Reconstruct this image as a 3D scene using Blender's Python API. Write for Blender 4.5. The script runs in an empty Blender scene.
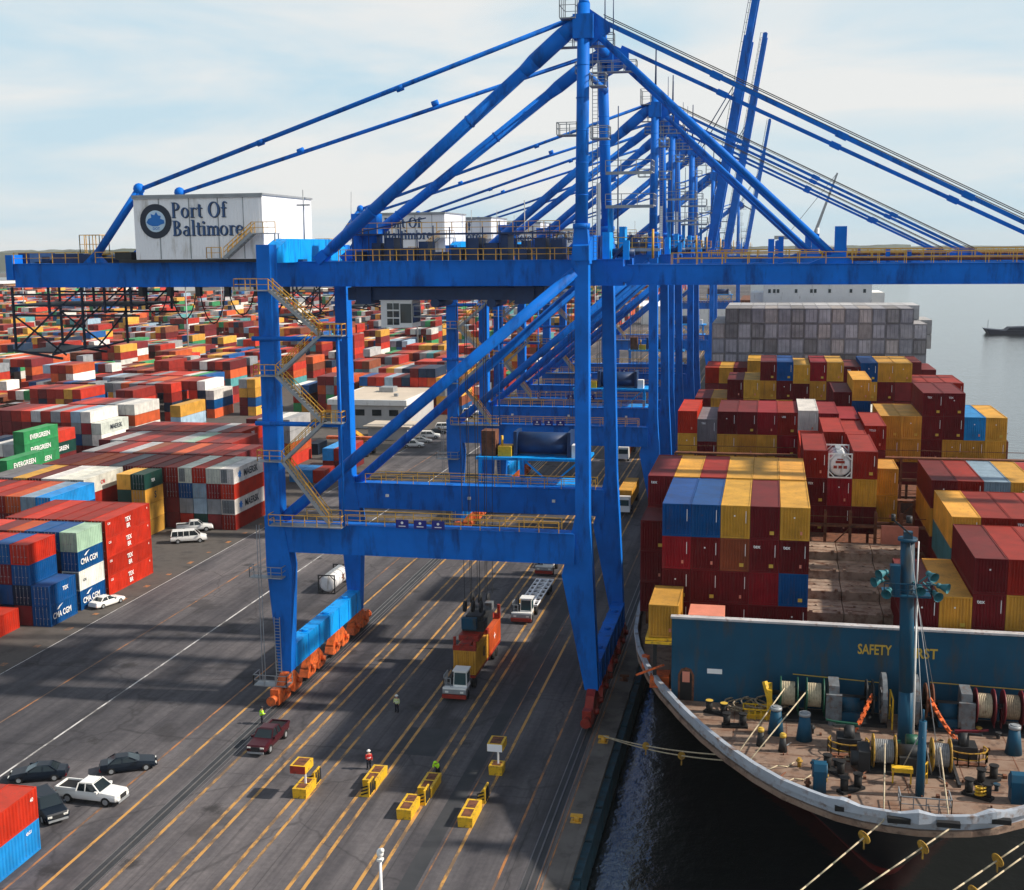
import bpy, math, random
from mathutils import Vector, Matrix
R = math.radians
S = bpy.context.scene
COL = S.collection
rnd = random.Random(7)

# ------------------------------------------------------------------ camera
CAM_H = 46.1
YAW, PITCH, ROLL = R(11.899), R(9.125), R(-.543)
FOC = 1223.3
cy_, sy_, cp_, sp_ = math.cos(YAW), math.sin(YAW), math.cos(PITCH), math.sin(PITCH)
Fv = Vector((-sy_*cp_, cy_*cp_, -sp_))
Rv0 = Vector((cy_, sy_, 0)); Uv0 = Rv0.cross(Fv)
Rv = math.cos(ROLL)*Rv0 + math.sin(ROLL)*Uv0
Uv = -math.sin(ROLL)*Rv0 + math.cos(ROLL)*Uv0
cam = bpy.data.cameras.new('camera'); camo = bpy.data.objects.new('camera', cam); COL.objects.link(camo)
cam.sensor_width = 36; cam.lens = FOC/1024*36; cam.clip_start = .5; cam.clip_end = 30000
m = Matrix((Rv, Uv, -Fv)).transposed().to_4x4(); m.translation = Vector((0, 0, CAM_H)); camo.matrix_world = m
S.camera = camo
S.render.resolution_x = 1024; S.render.resolution_y = 890

def at(x, y, X=None, Y=None, Z=None):
    d = Fv*FOC + Rv*(x-512) - Uv*(y-445)
    t = (Z-CAM_H)/d.z if Z is not None else (Y/d.y if Y is not None else X/d.x)
    return Vector((0, 0, CAM_H)) + d*t
def inview(p, pad=40):
    d = Vector(p)-Vector((0, 0, CAM_H)); z = d.dot(Fv)
    if z < 1: return False
    x = 512+FOC*d.dot(Rv)/z; y = 445-FOC*d.dot(Uv)/z
    return -pad < x < 1024+pad and -pad < y < 890+pad

# ------------------------------------------------------------------ light
SUN_EL, SUN_AZ = R(37), R(84)          # azimuth from +Y towards +X
sv = Vector((math.sin(SUN_AZ)*math.cos(SUN_EL), math.cos(SUN_AZ)*math.cos(SUN_EL), math.sin(SUN_EL)))
sl = bpy.data.lights.new('sun', 'SUN'); sl.energy = 4.8; sl.angle = R(1.6); sl.color = (1, .90, .77)
so = bpy.data.objects.new('sun', sl); COL.objects.link(so); so.rotation_euler = sv.to_track_quat('Z', 'Y').to_euler()
so.location = (200, 0, 300)
W = bpy.data.worlds.new('World'); S.world = W; W.use_nodes = True
nt = W.node_tree; N = nt.nodes; L = nt.links; N.clear()
out = N.new('ShaderNodeOutputWorld'); bg = N.new('ShaderNodeBackground'); sky = N.new('ShaderNodeTexSky')
sky.sky_type = 'NISHITA'; sky.sun_disc = False; sky.sun_elevation = SUN_EL; sky.sun_rotation = SUN_AZ
sky.air_density = 1.0; sky.dust_density = 2.0; sky.ozone_density = 1.0
tc = N.new('ShaderNodeTexCoord'); mp = N.new('ShaderNodeMapping'); mp.inputs['Scale'].default_value = (1, 1, 5.5)
mp.inputs['Rotation'].default_value = (R(6), R(-5), 0)
n1 = N.new('ShaderNodeTexNoise'); n1.inputs['Scale'].default_value = 2.3; n1.inputs['Detail'].default_value = 7
n1.inputs['Roughness'].default_value = .52; n1.inputs['Distortion'].default_value = .5
cr = N.new('ShaderNodeValToRGB'); cr.color_ramp.elements[0].position = .40; cr.color_ramp.elements[1].position = .58
cr.color_ramp.elements[0].color = (0, 0, 0, 1); cr.color_ramp.elements[1].color = (1, 1, 1, 1)
mx = N.new('ShaderNodeMix'); mx.data_type = 'RGBA'
cl = N.new('ShaderNodeMix'); cl.data_type = 'RGBA'; cl.inputs[6].default_value = (5.9, 7.8, 8.9, 1); cl.inputs[7].default_value = (8.9, 9.0, 8.9, 1)
sepz = N.new('ShaderNodeSeparateXYZ'); zr = N.new('ShaderNodeValToRGB'); zr.color_ramp.elements[0].position = .25; zr.color_ramp.elements[1].position = .62
zr.color_ramp.elements[0].color = (.93, .93, .93, 1); zr.color_ramp.elements[1].color = (.36, .36, .36, 1)
L.new(tc.outputs['Generated'], mp.inputs['Vector']); L.new(mp.outputs[0], n1.inputs['Vector'])
L.new(n1.outputs['Fac'], cr.inputs[0]); L.new(cr.outputs[0], cl.inputs[0]); L.new(tc.outputs['Generated'], sepz.inputs[0]); L.new(sepz.outputs[2], zr.inputs[0]); L.new(zr.outputs[0], mx.inputs[0]); L.new(cl.outputs[2], mx.inputs[7]); L.new(sky.outputs[0], mx.inputs[6])
L.new(mx.outputs[2], bg.inputs[0]); bg.inputs[1].default_value = .080; L.new(bg.outputs[0], out.inputs[0])
S.view_settings.view_transform = 'Standard'; S.view_settings.look = 'None'; S.view_settings.exposure = .3; S.view_settings.gamma = 1
S.render.engine = 'CYCLES'; S.cycles.max_bounces = 6; S.cycles.volume_bounces = 0

# ------------------------------------------------------------------ materials
def lin(c):
    return tuple(((v/12.92) if v <= .04045 else ((v+.055)/1.055)**2.4) for v in c)
def newmat(name):
    mt = bpy.data.materials.new(name); mt.use_nodes = True
    nt = mt.node_tree; return mt, nt, nt.nodes, nt.links, nt.nodes['Principled BSDF']
def noise(N, L, vec, scale, detail=4, rough=.55):
    n = N.new('ShaderNodeTexNoise'); n.inputs['Scale'].default_value = scale; n.inputs['Detail'].default_value = detail
    n.inputs['Roughness'].default_value = rough
    if vec is not None: L.new(vec, n.inputs['Vector'])
    return n.outputs['Fac']
def ramp(N, L, fac, a, b, ca=(0, 0, 0), cb=(1, 1, 1)):
    r = N.new('ShaderNodeValToRGB'); e = r.color_ramp.elements; e[0].position = a; e[1].position = b
    e[0].color = (*ca, 1); e[1].color = (*cb, 1); L.new(fac, r.inputs[0]); return r.outputs[0]
def mix(N, L, fac, a, b, mode='MIX'):
    x = N.new('ShaderNodeMix'); x.data_type = 'RGBA'; x.blend_type = mode
    for s, v in ((0, fac), (6, a), (7, b)):
        if isinstance(v, (int, float)): x.inputs[s].default_value = v
        elif isinstance(v, tuple): x.inputs[s].default_value = (*v[:3], 1)
        else: L.new(v, x.inputs[s])
    return x.outputs[2]
def coords(N, L, scale=(1, 1, 1), kind='Object', rand=False):
    t = N.new('ShaderNodeTexCoord'); mpp = N.new('ShaderNodeMapping'); mpp.inputs['Scale'].default_value = scale
    L.new(t.outputs[kind], mpp.inputs['Vector'])
    if rand:
        oi = N.new('ShaderNodeObjectInfo'); mu = N.new('ShaderNodeMath'); mu.operation = 'MULTIPLY'; mu.inputs[1].default_value = 97
        L.new(oi.outputs['Random'], mu.inputs[0]); cb = N.new('ShaderNodeCombineXYZ')
        for k in range(3): L.new(mu.outputs[0], cb.inputs[k])
        L.new(cb.outputs[0], mpp.inputs['Location'])
    return mpp.outputs[0]
def bump(N, L, B, h, dist, strength=1):
    b = N.new('ShaderNodeBump'); b.inputs['Distance'].default_value = dist; b.inputs['Strength'].default_value = strength
    L.new(h, b.inputs['Height']); L.new(b.outputs[0], B.inputs['Normal'])
def paint(name, c, rough=.5, var=.18, scale=.5, dirt=(.10, .05, .03), amt=0., dscale=1.2, metal=0., streak=True, spec=.4):
    mt, nt, N, L, B = newmat(name)
    v = coords(N, L); f = noise(N, L, v, scale, 5)
    a = tuple(x*(1-var) for x in c); b = tuple(min(1, x*(1+var)) for x in c)
    col = ramp(N, L, f, .3, .7, a, b)
    if amt > 0:
        v2 = coords(N, L, (1, 1, .22) if streak else (1, 1, 1)); g = noise(N, L, v2, dscale, 7, .65)
        col = mix(N, L, ramp(N, L, g, .62-amt*.25, .74-amt*.1), col, dirt)
    L.new(col, B.inputs['Base Color']); B.inputs['Roughness'].default_value = rough; B.inputs['Metallic'].default_value = metal
    B.inputs['Specular IOR Level'].default_value = spec
    return mt
M = {}
M['blue'] = paint('crane blue paint', (.0030, .140, .58), .55, .18, .3, (.006, .05, .22), .42, .8, spec=.12)
M['ltblue'] = paint('crane light blue and sunlit blue', (.004, .30, .80), .5, .12, .5, (.01, .1, .3), .35, spec=.12)  # lighter blue, also painted sunlight for the landside beams
M['dkblue'] = paint('crane dark blue paint', (.008, .035, .11), .5, .2, 1.)
M['navy'] = paint('navy steel', (.006, .014, .035), .6, .3)
M['sign'] = paint('sign blue', (.01, .02, .22), .4, .05)
M['ochre'] = paint('yellow rail paint', (.62, .33, .04), .55, .2, 2)
M['white'] = paint('white paint', (.78, .78, .76), .5, .05, .4, (.4, .38, .34), .15)
M['siding'] = paint('white siding', (.86, .87, .90), .6, .04, .3, (.50, .47, .43), .22, .7, spec=.2)
M['grey'] = paint('galvanised steel', (.30, .32, .34), .5, .15, 1., metal=.3)
M['dark'] = paint('dark steel', (.02, .022, .025), .6, .3, 1.5)
M['black'] = paint('black rubber', (.008, .008, .009), .75, .2)
M['orange'] = paint('orange bogie paint', (.62, .12, .025), .5, .3, 1.1, (.08, .03, .02), .5, 1.6, streak=False)
M['redst'] = paint('red steel', (.30, .025, .015), .5, .3, 1., (.05, .02, .015), .4, streak=False)
M['rail'] = paint('rail steel', (.22, .2, .19), .35, .2, metal=.7)
M['shipblue'] = paint('ship deck blue', (.007, .065, .125), .55, .14, .5, (.05, .055, .055), .42, .9, spec=.2)
M['shiprim'] = paint('pale bulwark paint', (.33, .37, .43), .5, .12, .7, (.16, .10, .07), .38, 1.1, streak=False)
M['hull'] = paint('black hull paint', (.006, .007, .011), .45, .3, .3, (.03, .02, .02), .25)
M['boot'] = paint('red boot top', (.13, .012, .010), .6, .3)
M['teal'] = paint('teal deck gear', (.03, .15, .18), .5, .2, 2)
M['rope'] = paint('mooring rope', (.50, .42, .29), .9, .25, 4, (.14, .1, .07), .3, 2, streak=False)
M['ropeb'] = paint('coiled rope', (.28, .22, .15), .9, .3, 6)
M['yellow'] = paint('yellow paint', (.70, .42, .02), .5, .15, 2, (.15, .09, .04), .35, 3, streak=False)
M['green'] = paint('green machine paint', (.01, .075, .045), .5, .2, 2)
M['crimson'] = paint('crimson machine paint', (.13, .008, .015), .5, .2, 2)
M['glass'] = paint('dark glass', (.012, .02, .025), .08, .1, spec=.6)
M['winglass'] = paint('cab glass', (.03, .07, .08), .1, .1, spec=.6)
M['tyre'] = M['black']
M['wheelgrey'] = paint('worn grey machinery', (.13, .145, .16), .6, .25, 2, (.10, .045, .025), .5, 2.2, streak=False)
M['flotrope'] = paint('greyed rope coil', (.26, .27, .28), .9, .2, 5)
M['yelgear'] = paint('worn yellow gear', (.42, .24, .03), .6, .3, 3, (.10, .05, .03), .5, 2.5, streak=False)
M['rust'] = paint('rusty steel', (.16, .06, .03), .85, .35, 1.4, (.04, .02, .015), .5, 2.2, streak=False)
M['hatch'] = paint('worn hatch cover', (.31, .23, .175), .8, .35, .6, (.12, .045, .022), .6, 1.1, streak=False)
M['concrete'] = paint('quay concrete', (.13, .115, .105), .9, .2, .4, (.05, .045, .042), .5, .35, streak=False)
M['roof'] = paint('office roof', (.55, .47, .38), .85, .1, .2)
M['wallcream'] = paint('office wall', (.42, .42, .42), .8, .08, .4)
M['skin'] = paint('skin', (.42, .22, .15), .6, .05, 5)
M['hivis'] = paint('hi-vis lime cloth', (.45, .85, .02), .8, .08, 5)
M['redcloth'] = paint('red cloth', (.5, .02, .02), .8, .08, 5)
M['navycloth'] = paint('navy cloth', (.01, .012, .025), .85, .1, 5)
M['greycloth'] = paint('pale work vest', (.55, .62, .30), .8, .1, 5)
M['carwhite'] = paint('white car paint', (.82, .82, .80), .25, .02, spec=.6)
M['carblack'] = paint('black car paint', (.004, .009, .018), .3, .1, spec=.3)
M['carred'] = paint('dark red car paint', (.045, .005, .010), .3, .1, spec=.3)
M['cargrey'] = paint('grey car paint', (.25, .26, .28), .25, .05, spec=.7)
M['lens'] = paint('lamp lens', (.8, .8, .75), .15, .02)
M['tail'] = paint('red lens', (.45, .01, .01), .2, .02)
M['leaf'] = paint('distant trees', (.055, .075, .05), .95, .4, .02)
M['textwhite'] = paint('white lettering', (.8, .8, .8), .6, .05)
M['textdark'] = paint('dark lettering', (.02, .03, .05), .6, .05)
M['textblue'] = paint('blue lettering', (.04, .10, .24), .6, .2, 1.5)
M['textyellow'] = paint('ochre lettering', (.55, .36, .05), .6, .1)
M['crest'] = paint('crest blue', (.01, .16, .52), .6, .1)
M['palecrest'] = paint('crest pale', (.50, .66, .80), .6, .1)
M['blush'] = paint('salmon paint', (.62, .22, .15), .7, .1, 1.2)
M['tankwhite'] = paint('white tank paint', (.72, .73, .75), .35, .06, 1., (.3, .25, .2), .15)

def cont_mat(name, attr):
    mt, nt, N, L, B = newmat(name)
    if attr: s = N.new('ShaderNodeVertexColor'); s.layer_name = 'paint'; col = s.outputs['Color']; v = coords(N, L); vs = coords(N, L, (1, 1, .12))
    else: s = N.new('ShaderNodeObjectInfo'); col = s.outputs['Color']; v = coords(N, L, rand=True); vs = coords(N, L, (1, 1, .12), rand=True)
    f = noise(N, L, v, .55, 5)
    c = mix(N, L, 1., col, ramp(N, L, f, .3, .72, (.72, .72, .72), (1.16, 1.13, 1.1)), 'MULTIPLY')
    g = noise(N, L, v, 2.2, 8, .68); c = mix(N, L, ramp(N, L, g, .60, .74, (0, 0, 0), (.62, .62, .62)), c, (.09, .042, .03))
    h = noise(N, L, vs, 3.1, 4, .6); c = mix(N, L, ramp(N, L, h, .54, .8, (0, 0, 0), (.5, .5, .5)), c, (.06, .045, .04))
    # roof sheets: faces that point up are mixed slightly towards pale tan
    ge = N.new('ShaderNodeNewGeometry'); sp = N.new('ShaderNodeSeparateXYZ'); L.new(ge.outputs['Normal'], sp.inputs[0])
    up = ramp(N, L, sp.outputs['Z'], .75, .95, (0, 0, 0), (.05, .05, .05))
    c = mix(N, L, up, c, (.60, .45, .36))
    L.new(c, B.inputs['Base Color']); B.inputs['Roughness'].default_value = .6; B.inputs['Specular IOR Level'].default_value = .12
    return mt
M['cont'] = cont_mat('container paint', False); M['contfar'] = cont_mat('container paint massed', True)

def ground_mats():
    mt, nt, N, L, B = newmat('asphalt')
    v = coords(N, L); vl = coords(N, L, (1, .07, 1)); vx = coords(N, L, (.25, 1, 1))
    a = noise(N, L, v, .035, 6, .6); b = noise(N, L, vl, .55, 6, .6); c3 = noise(N, L, v, 1.6, 7, .7); d = noise(N, L, v, .12, 4)
    col = ramp(N, L, a, .35, .68, (.060, .062, .070), (.138, .133, .138))
    col = mix(N, L, .85, col, ramp(N, L, b, .35, .66, (.55, .55, .58), (1.22, 1.19, 1.17)), 'MULTIPLY')
    col = mix(N, L, .8, col, ramp(N, L, c3, .3, .72, (.72, .72, .72), (1.22, 1.2, 1.18)), 'MULTIPLY')
    col = mix(N, L, ramp(N, L, d, .60, .66, (0, 0, 0), (.55, .55, .55)), col, (.035, .034, .036))
    vo = N.new('ShaderNodeTexVoronoi'); vo.feature = 'DISTANCE_TO_EDGE'; vo.inputs['Scale'].default_value = .06
    vn = N.new('ShaderNodeMix'); vn.data_type = 'VECTOR'; vn.inputs[0].default_value = .04
    nn = N.new('ShaderNodeTexNoise'); nn.inputs['Scale'].default_value = .3; L.new(v, nn.inputs['Vector'])
    L.new(v, vn.inputs[4]); ms = N.new('ShaderNodeVectorMath'); ms.operation = 'SCALE'; ms.inputs['Scale'].default_value = 60; L.new(nn.outputs['Color'], ms.inputs[0]); L.new(ms.outputs[0], vn.inputs[5])
    L.new(vn.outputs[1], vo.inputs['Vector'])
    col = mix(N, L, ramp(N, L, vo.outputs['Distance'], .0, .012, (.5, .5, .5), (0, 0, 0)), col, (.03, .03, .032))
    big = noise(N, L, v, .014, 3); col = mix(N, L, .9, col, ramp(N, L, big, .38, .62, (.80, .80, .84), (1.45, 1.38, 1.36)), 'MULTIPLY')
    vs_ = N.new('ShaderNodeTexVoronoi'); vs_.inputs['Scale'].default_value = .16; vs_.inputs['Randomness'].default_value = 1; L.new(v, vs_.inputs['Vector'])
    dn = N.new('ShaderNodeMath'); dn.operation = 'MULTIPLY_ADD'; dn.inputs[1].default_value = .35; L.new(c3, dn.inputs[0]); L.new(vs_.outputs['Distance'], dn.inputs[2])
    col = mix(N, L, ramp(N, L, dn.outputs[0], .24, .36, (.75, .75, .75), (0, 0, 0)), col, (.028, .027, .028))
    vt = coords(N, L, (1, .012, 1)); tl = noise(N, L, vt, 2.1, 5, .7); col = mix(N, L, ramp(N, L, tl, .52, .66, (0, 0, 0), (.42, .42, .42)), col, (.034, .033, .036))
    br_ = N.new('ShaderNodeTexBrick'); br_.inputs['Scale'].default_value = 1; br_.inputs['Brick Width'].default_value = 9; br_.inputs['Row Height'].default_value = 24; br_.inputs['Mortar Size'].default_value = .045; br_.offset = .5
    br_.inputs['Color1'].default_value = (0, 0, 0, 1); br_.inputs['Color2'].default_value = (0, 0, 0, 1); br_.inputs['Mortar'].default_value = (.5, .5, .5, 1); L.new(v, br_.inputs['Vector'])
    col = mix(N, L, br_.outputs['Color'], col, (.03, .03, .032))
    L.new(col, B.inputs['Base Color']); B.inputs['Roughness'].default_value = .85; B.inputs['Specular IOR Level'].default_value = .2
    bump(N, L, B, c3, .02)
    M['asphalt'] = mt
    mt, nt, N, L, B = newmat('new asphalt')
    v = coords(N, L); a = noise(N, L, v, .5, 6)
    L.new(ramp(N, L, a, .3, .7, (.022, .026, .032), (.040, .042, .048)), B.inputs['Base Color']); B.inputs['Roughness'].default_value = .85
    M['asphalt2'] = mt
    for nm, c0, thr in (('line yellow', (.56, .29, .07), .50), ('line orange', (.42, .17, .05), .56), ('line white', (.62, .61, .60), .46)):
        mt, nt, N, L, B = newmat(nm)
        v = coords(N, L, (1, .35, 1)); a = noise(N, L, v, .9, 8, .72); b = noise(N, L, v, .08, 3)
        mu = N.new('ShaderNodeMath'); mu.operation = 'ADD'; L.new(a, mu.inputs[0]); sc = N.new('ShaderNodeMath'); sc.operation = 'MULTIPLY_ADD'
        sc.inputs[1].default_value = .5; sc.inputs[2].default_value = -.25; L.new(b, sc.inputs[0]); L.new(sc.outputs[0], mu.inputs[1])
        c = mix(N, L, ramp(N, L, mu.outputs[0], thr-.08, thr+.04, (.82, .82, .82), (.08, .08, .08)), c0, (.07, .062, .058))
        L.new(c, B.inputs['Base Color']); B.inputs['Roughness'].default_value = .7
        M[nm.split()[1]+'line'] = mt
    mt, nt, N, L, B = newmat('harbour water')
    v = coords(N, L, (1, .8, 1)); a = noise(N, L, v, .55, 5, .6); b = noise(N, L, v, .06, 4)
    ad = N.new('ShaderNodeMath'); ad.operation = 'ADD'; L.new(a, ad.inputs[0]); L.new(b, ad.inputs[1])
    B.inputs['Base Color'].default_value = (.010, .012, .012, 1); B.inputs['Roughness'].default_value = .06; B.inputs['IOR'].default_value = 2.3
    bump(N, L, B, ad.outputs[0], .13)
    M['water'] = mt
    mt, nt, N, L, B = newmat('worn deck')
    v = coords(N, L); a = noise(N, L, v, .33, 8, .68); b = noise(N, L, v, 1.2, 6, .7)
    c = ramp(N, L, a, .34, .62, (.16, .08, .045), (.27, .20, .155))
    c = mix(N, L, ramp(N, L, b, .52, .64), c, (.09, .055, .04)); c = mix(N, L, ramp(N, L, a, .55, .58, (0, 0, 0), (.5, .5, .5)), c, (.20, .12, .08))
    L.new(c, B.inputs['Base Color']); B.inputs['Roughness'].default_value = .75; M['deck'] = mt
ground_mats()

# ------------------------------------------------------------------ mesh builder
class MB:
    def __init__(s): s.v = []; s.f = []; s.sm = []
    def hexa(s, c):
        b = len(s.v); s.v += [tuple(p) for p in c]
        s.f += [(b, b+3, b+2, b+1), (b+4, b+5, b+6, b+7), (b, b+1, b+5, b+4), (b+1, b+2, b+6, b+5), (b+2, b+3, b+7, b+6), (b+3, b, b+4, b+7)]
        s.sm += [0]*6; return s
    def box(s, x0, x1, y0, y1, z0, z1):
        return s.hexa([(x0, y0, z0), (x1, y0, z0), (x1, y1, z0), (x0, y1, z0), (x0, y0, z1), (x1, y0, z1), (x1, y1, z1), (x0, y1, z1)])
    def fr(s, a, za, b, zb):   # frustum: a=(x0,x1,y0,y1) at za, b at zb
        return s.hexa([(a[0], a[2], za), (a[1], a[2], za), (a[1], a[3], za), (a[0], a[3], za), (b[0], b[2], zb), (b[1], b[2], zb), (b[1], b[3], zb), (b[0], b[3], zb)])
    def bar(s, p, q, w, h=None, w2=None, h2=None, up=(0, 0, 1)):
        p = Vector(p); q = Vector(q); h = h or w; w2 = w2 or w; h2 = h2 or h
        d = (q-p).normalized(); u = Vector(up)
        if abs(d.dot(u)) > .98: u = Vector((0, 1, 0))
        x = d.cross(u).normalized(); y = x.cross(d)
        c = []
        for P, a, b in ((p, w, h), (q, w2, h2)):
            c += [P-x*a/2-y*b/2, P+x*a/2-y*b/2, P+x*a/2+y*b/2, P-x*a/2+y*b/2]
        b = len(s.v); s.v += [tuple(k) for k in c]
        s.f += [(b, b+1, b+2, b+3), (b+4, b+7, b+6, b+5), (b, b+4, b+5, b+1), (b+1, b+5, b+6, b+2), (b+2, b+6, b+7, b+3), (b+3, b+7, b+4, b)]
        s.sm += [0]*6; return s
    def tube(s, p, q, r, r2=None, n=8, caps=True):
        p = Vector(p); q = Vector(q); r2 = r if r2 is None else r2
        d = (q-p).normalized(); u = Vector((0, 0, 1)) if abs(d.z) < .95 else Vector((0, 1, 0))
        x = d.cross(u).normalized(); y = x.cross(d); b = len(s.v)
        for P, k in ((p, r), (q, r2)):
            for i in range(n):
                a = 2*math.pi*i/n; s.v.append(tuple(P+x*math.cos(a)*k+y*math.sin(a)*k))
        for i in range(n):
            j = (i+1) % n; s.f.append((b+i, b+n+i, b+n+j, b+j)); s.sm.append(1)
        if caps:
            s.f.append(tuple(b+i for i in range(n))); s.f.append(tuple(b+n+i for i in reversed(range(n)))); s.sm += [0, 0]
        return s
    def path(s, pts, r, n=6):
        for a, b in zip(pts, pts[1:]): s.tube(a, b, r, n=n)
        return s
    def prism(s, poly, axis, a, b):   # poly of 2d points extruded along axis
        def P(u, v, w): return {'x': (w, u, v), 'y': (u, w, v), 'z': (u, v, w)}[axis]
        k = len(s.v); n = len(poly)
        s.v += [P(u, v, a) for u, v in poly] + [P(u, v, b) for u, v in poly]
        s.f.append(tuple(range(k, k+n))); s.f.append(tuple(reversed(range(k+n, k+2*n)))); s.sm += [0, 0]
        for i in range(n):
            j = (i+1) % n; s.f.append((k+i, k+n+i, k+n+j, k+j)); s.sm.append(0)
        return s
    def ball(s, c, rx, ry=None, rz=None, n=10, m=6):
        ry = ry or rx; rz = rz or rx; b = len(s.v)
        for i in range(m+1):
            t = math.pi*i/m
            for j in range(n):
                a = 2*math.pi*j/n; s.v.append((c[0]+rx*math.sin(t)*math.cos(a), c[1]+ry*math.sin(t)*math.sin(a), c[2]+rz*math.cos(t)))
        for i in range(m):
            for j in range(n):
                k = (j+1) % n; s.f.append((b+i*n+j, b+(i+1)*n+j, b+(i+1)*n+k, b+i*n+k)); s.sm.append(1)
        return s
    def rail(s, pts, h=1.1, post=2.0, r=.035, mid=True):   # handrail along a polyline
        for a, b in zip(pts, pts[1:]):
            a = Vector(a); b = Vector(b); Lg = (b-a).length; n = max(1, round(Lg/post)); u = Vector((0, 0, h))
            s.bar(a+u, b+u, r*2); 
            if mid: s.bar(a+u*.5, b+u*.5, r*1.5)
            for i in range(n+1):
                q = a.lerp(b, i/n); s.bar(q, q+u, r*2)
        return s
    def mesh(s, name, off=(0, 0, 0)):
        me = bpy.data.meshes.new(name); ox, oy, oz = off
        me.from_pydata([(x-ox, y-oy, z-oz) for x, y, z in s.v], [], s.f)
        me.polygons.foreach_set('use_smooth', [bool(k) for k in s.sm]); me.update()
        return me
def fixn(me):
    import bmesh
    bm = bmesh.new(); bm.from_mesh(me); bmesh.ops.recalc_face_normals(bm, faces=bm.faces[:]); bm.to_mesh(me); bm.free()
def rootof(o):
    while o.parent: o = o.parent
    return o
def obj(name, mb, mat, parent=None, off=None, fix=True):
    if off is None: off = tuple(rootof(parent).location) if parent else (0, 0, 0)
    me = mb.mesh(name, off)
    if fix: fixn(me)
    me.materials.append(M[mat] if isinstance(mat, str) else mat)
    o = bpy.data.objects.new(name, me); COL.objects.link(o); o.parent = parent
    return o
def tag(o, label, cat, group=None, kind=None):
    if label: o['label'] = label
    if cat: o['category'] = cat
    if group: o['group'] = group
    if kind: o['kind'] = kind
    return o
def thing(name, loc, label, cat, group=None):
    o = bpy.data.objects.new(name, None); COL.objects.link(o); o.location = loc; o.empty_display_size = .3
    return tag(o, label, cat, group)
def solo(name, mb, mat, loc, label, cat, group=None):
    o = obj(name, mb, mat, None, off=loc); o.location = loc; return tag(o, label, cat, group)
def struct(name, mb, mat): return tag(obj(name, mb, mat), None, None, kind='structure')
def copy_tree(o, parent=None, skip=()):
    c = o.copy(); COL.objects.link(c)
    if parent: c.parent = parent
    for ch in list(o.children):
        if ch.name.split('.')[0] not in skip: copy_tree(ch, c, skip)
    return c
_tc = {}
def textmesh(s):
    if s not in _tc:
        cu = bpy.data.curves.new('t', 'FONT'); cu.body = s; cu.size = 1; cu.resolution_u = 3; cu.extrude = .0; cu.offset = .022
        o = bpy.data.objects.new('t', cu); COL.objects.link(o)
        dg = bpy.context.evaluated_depsgraph_get(); me = bpy.data.meshes.new_from_object(o.evaluated_get(dg))
        vs = [tuple(v.co) for v in me.vertices]; fs = [tuple(p.vertices) for p in me.polygons]
        bpy.data.objects.remove(o); _tc[s] = (vs, fs)
    return _tc[s]
def lettering(s, h, p, face, mat, parent, stretch=1, name='lettering', th=.03, width=None):
    """flat letters of cap height h; p = lower left corner (world); face '-y' or '+x'"""
    vs, fs = textmesh(s); k = h/.7
    if width: stretch = width/k/max(v[0] for v in vs)
    mb = MB(); n = len(vs)
    def P(v, d):
        u, w = v[0]*k*stretch, v[1]*k
        return (p[0]+u, p[1]-d, p[2]+w) if face == '-y' else (p[0]+d, p[1]+u, p[2]+w)
    mb.v = [P(v, th) for v in vs]; mb.f = list(fs); mb.sm = [0]*len(fs)
    o = obj(name, mb, mat, parent, fix=False); return o

# ------------------------------------------------------------------ ground, quay, water
QX = -13.5
g = MB().box(-9000, QX-.0, -400, 2600, -9, 0); struct('yard_ground', g, 'asphalt')
struct('harbour_water', MB().box(QX-200+200, 16000, -600, 16000, -12, -3).box(-9000, QX, 2600, 16000, -12, -3), 'water')
struct('quay_apron', MB().box(QX-2.1, QX-.45, -100, 900, -.02, .006), 'concrete')
o = struct('quay_cope', MB().box(QX-.45, QX+.12, -100, 900, -.6, .16), 'concrete')
fb = MB()
for y in range(30, 330, 6): fb.box(QX+.12, QX+.75, y, y+5.6, -2.6, -.25)
tag(obj('quay_fender', fb, paint('fender blue', (.012, .05, .075), .8, .4, 1, (.03, .03, .03), .5)), 'teal blue timber fender strip along the quay wall beside the black hull', 'fender')
# travelling-crane rails set in slots
for i, x in enumerate((-48.4, -16.35)):
    struct('rail_slot', MB().box(x-.55, x+.62, -100, 900, -.03, .005), 'asphalt2')
    struct('crane_rail', MB().box(x-.06, x+.06, -100, 900, 0, .05).box(x-.6, x-.5, -100, 900, 0, .012).box(x+.52, x+.6, -100, 900, 0, .012).box(x+.9, x+.96, -100, 900, 0, .012), 'rail')
struct('cable_trench', MB().box(-25.7, -24.35, -100, 600, -.03, .005), 'asphalt2')
struct('patched_asphalt', MB().box(-33.3, -29.2, 102.8, 109.2, -.02, .004).box(-60, -55.4, 60, 64, -.02, .004), 'asphalt2')
struct('container_pavement', MB().box(-9000, -82.6, -400, 2600, -.02, .004), paint('old pavement', (.10, .088, .08), .9, .35, .25, (.04, .037, .035), .6, .25, streak=False))
def line(xs, w, mat, y0=-60, y1=700, name='lane_line'):
    mb = MB()
    for x in xs: mb.box(x-w/2, x+w/2, y0, y1, -.01, .009)
    struct(name, mb, mat)
line((-46.9, -43.3, -42.15, -38.75, -33.55, -32.4, -28.7, -27.6), .29, 'yellowline')
line((-37.55, -51.4, -22.6), .26, 'yellowline')
line((-74.0, -18.75, -54.0), .2, 'orangeline'); line((-24.05,), .12, 'orangeline')
line((-66.3,), .2, 'whiteline'); line((-82.6,), .08, 'whiteline'); line((-15.75, -15.3), .12, 'orangeline')
# short faded slot marks beside the stacks
mk = MB()
for k in range(14): mk.box(-84.6, -83.9, 118+k*6.6, 118.7+k*6.6+rnd.random(), -.01, .012)
struct('slot_mark', mk, 'orangeline')
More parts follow.
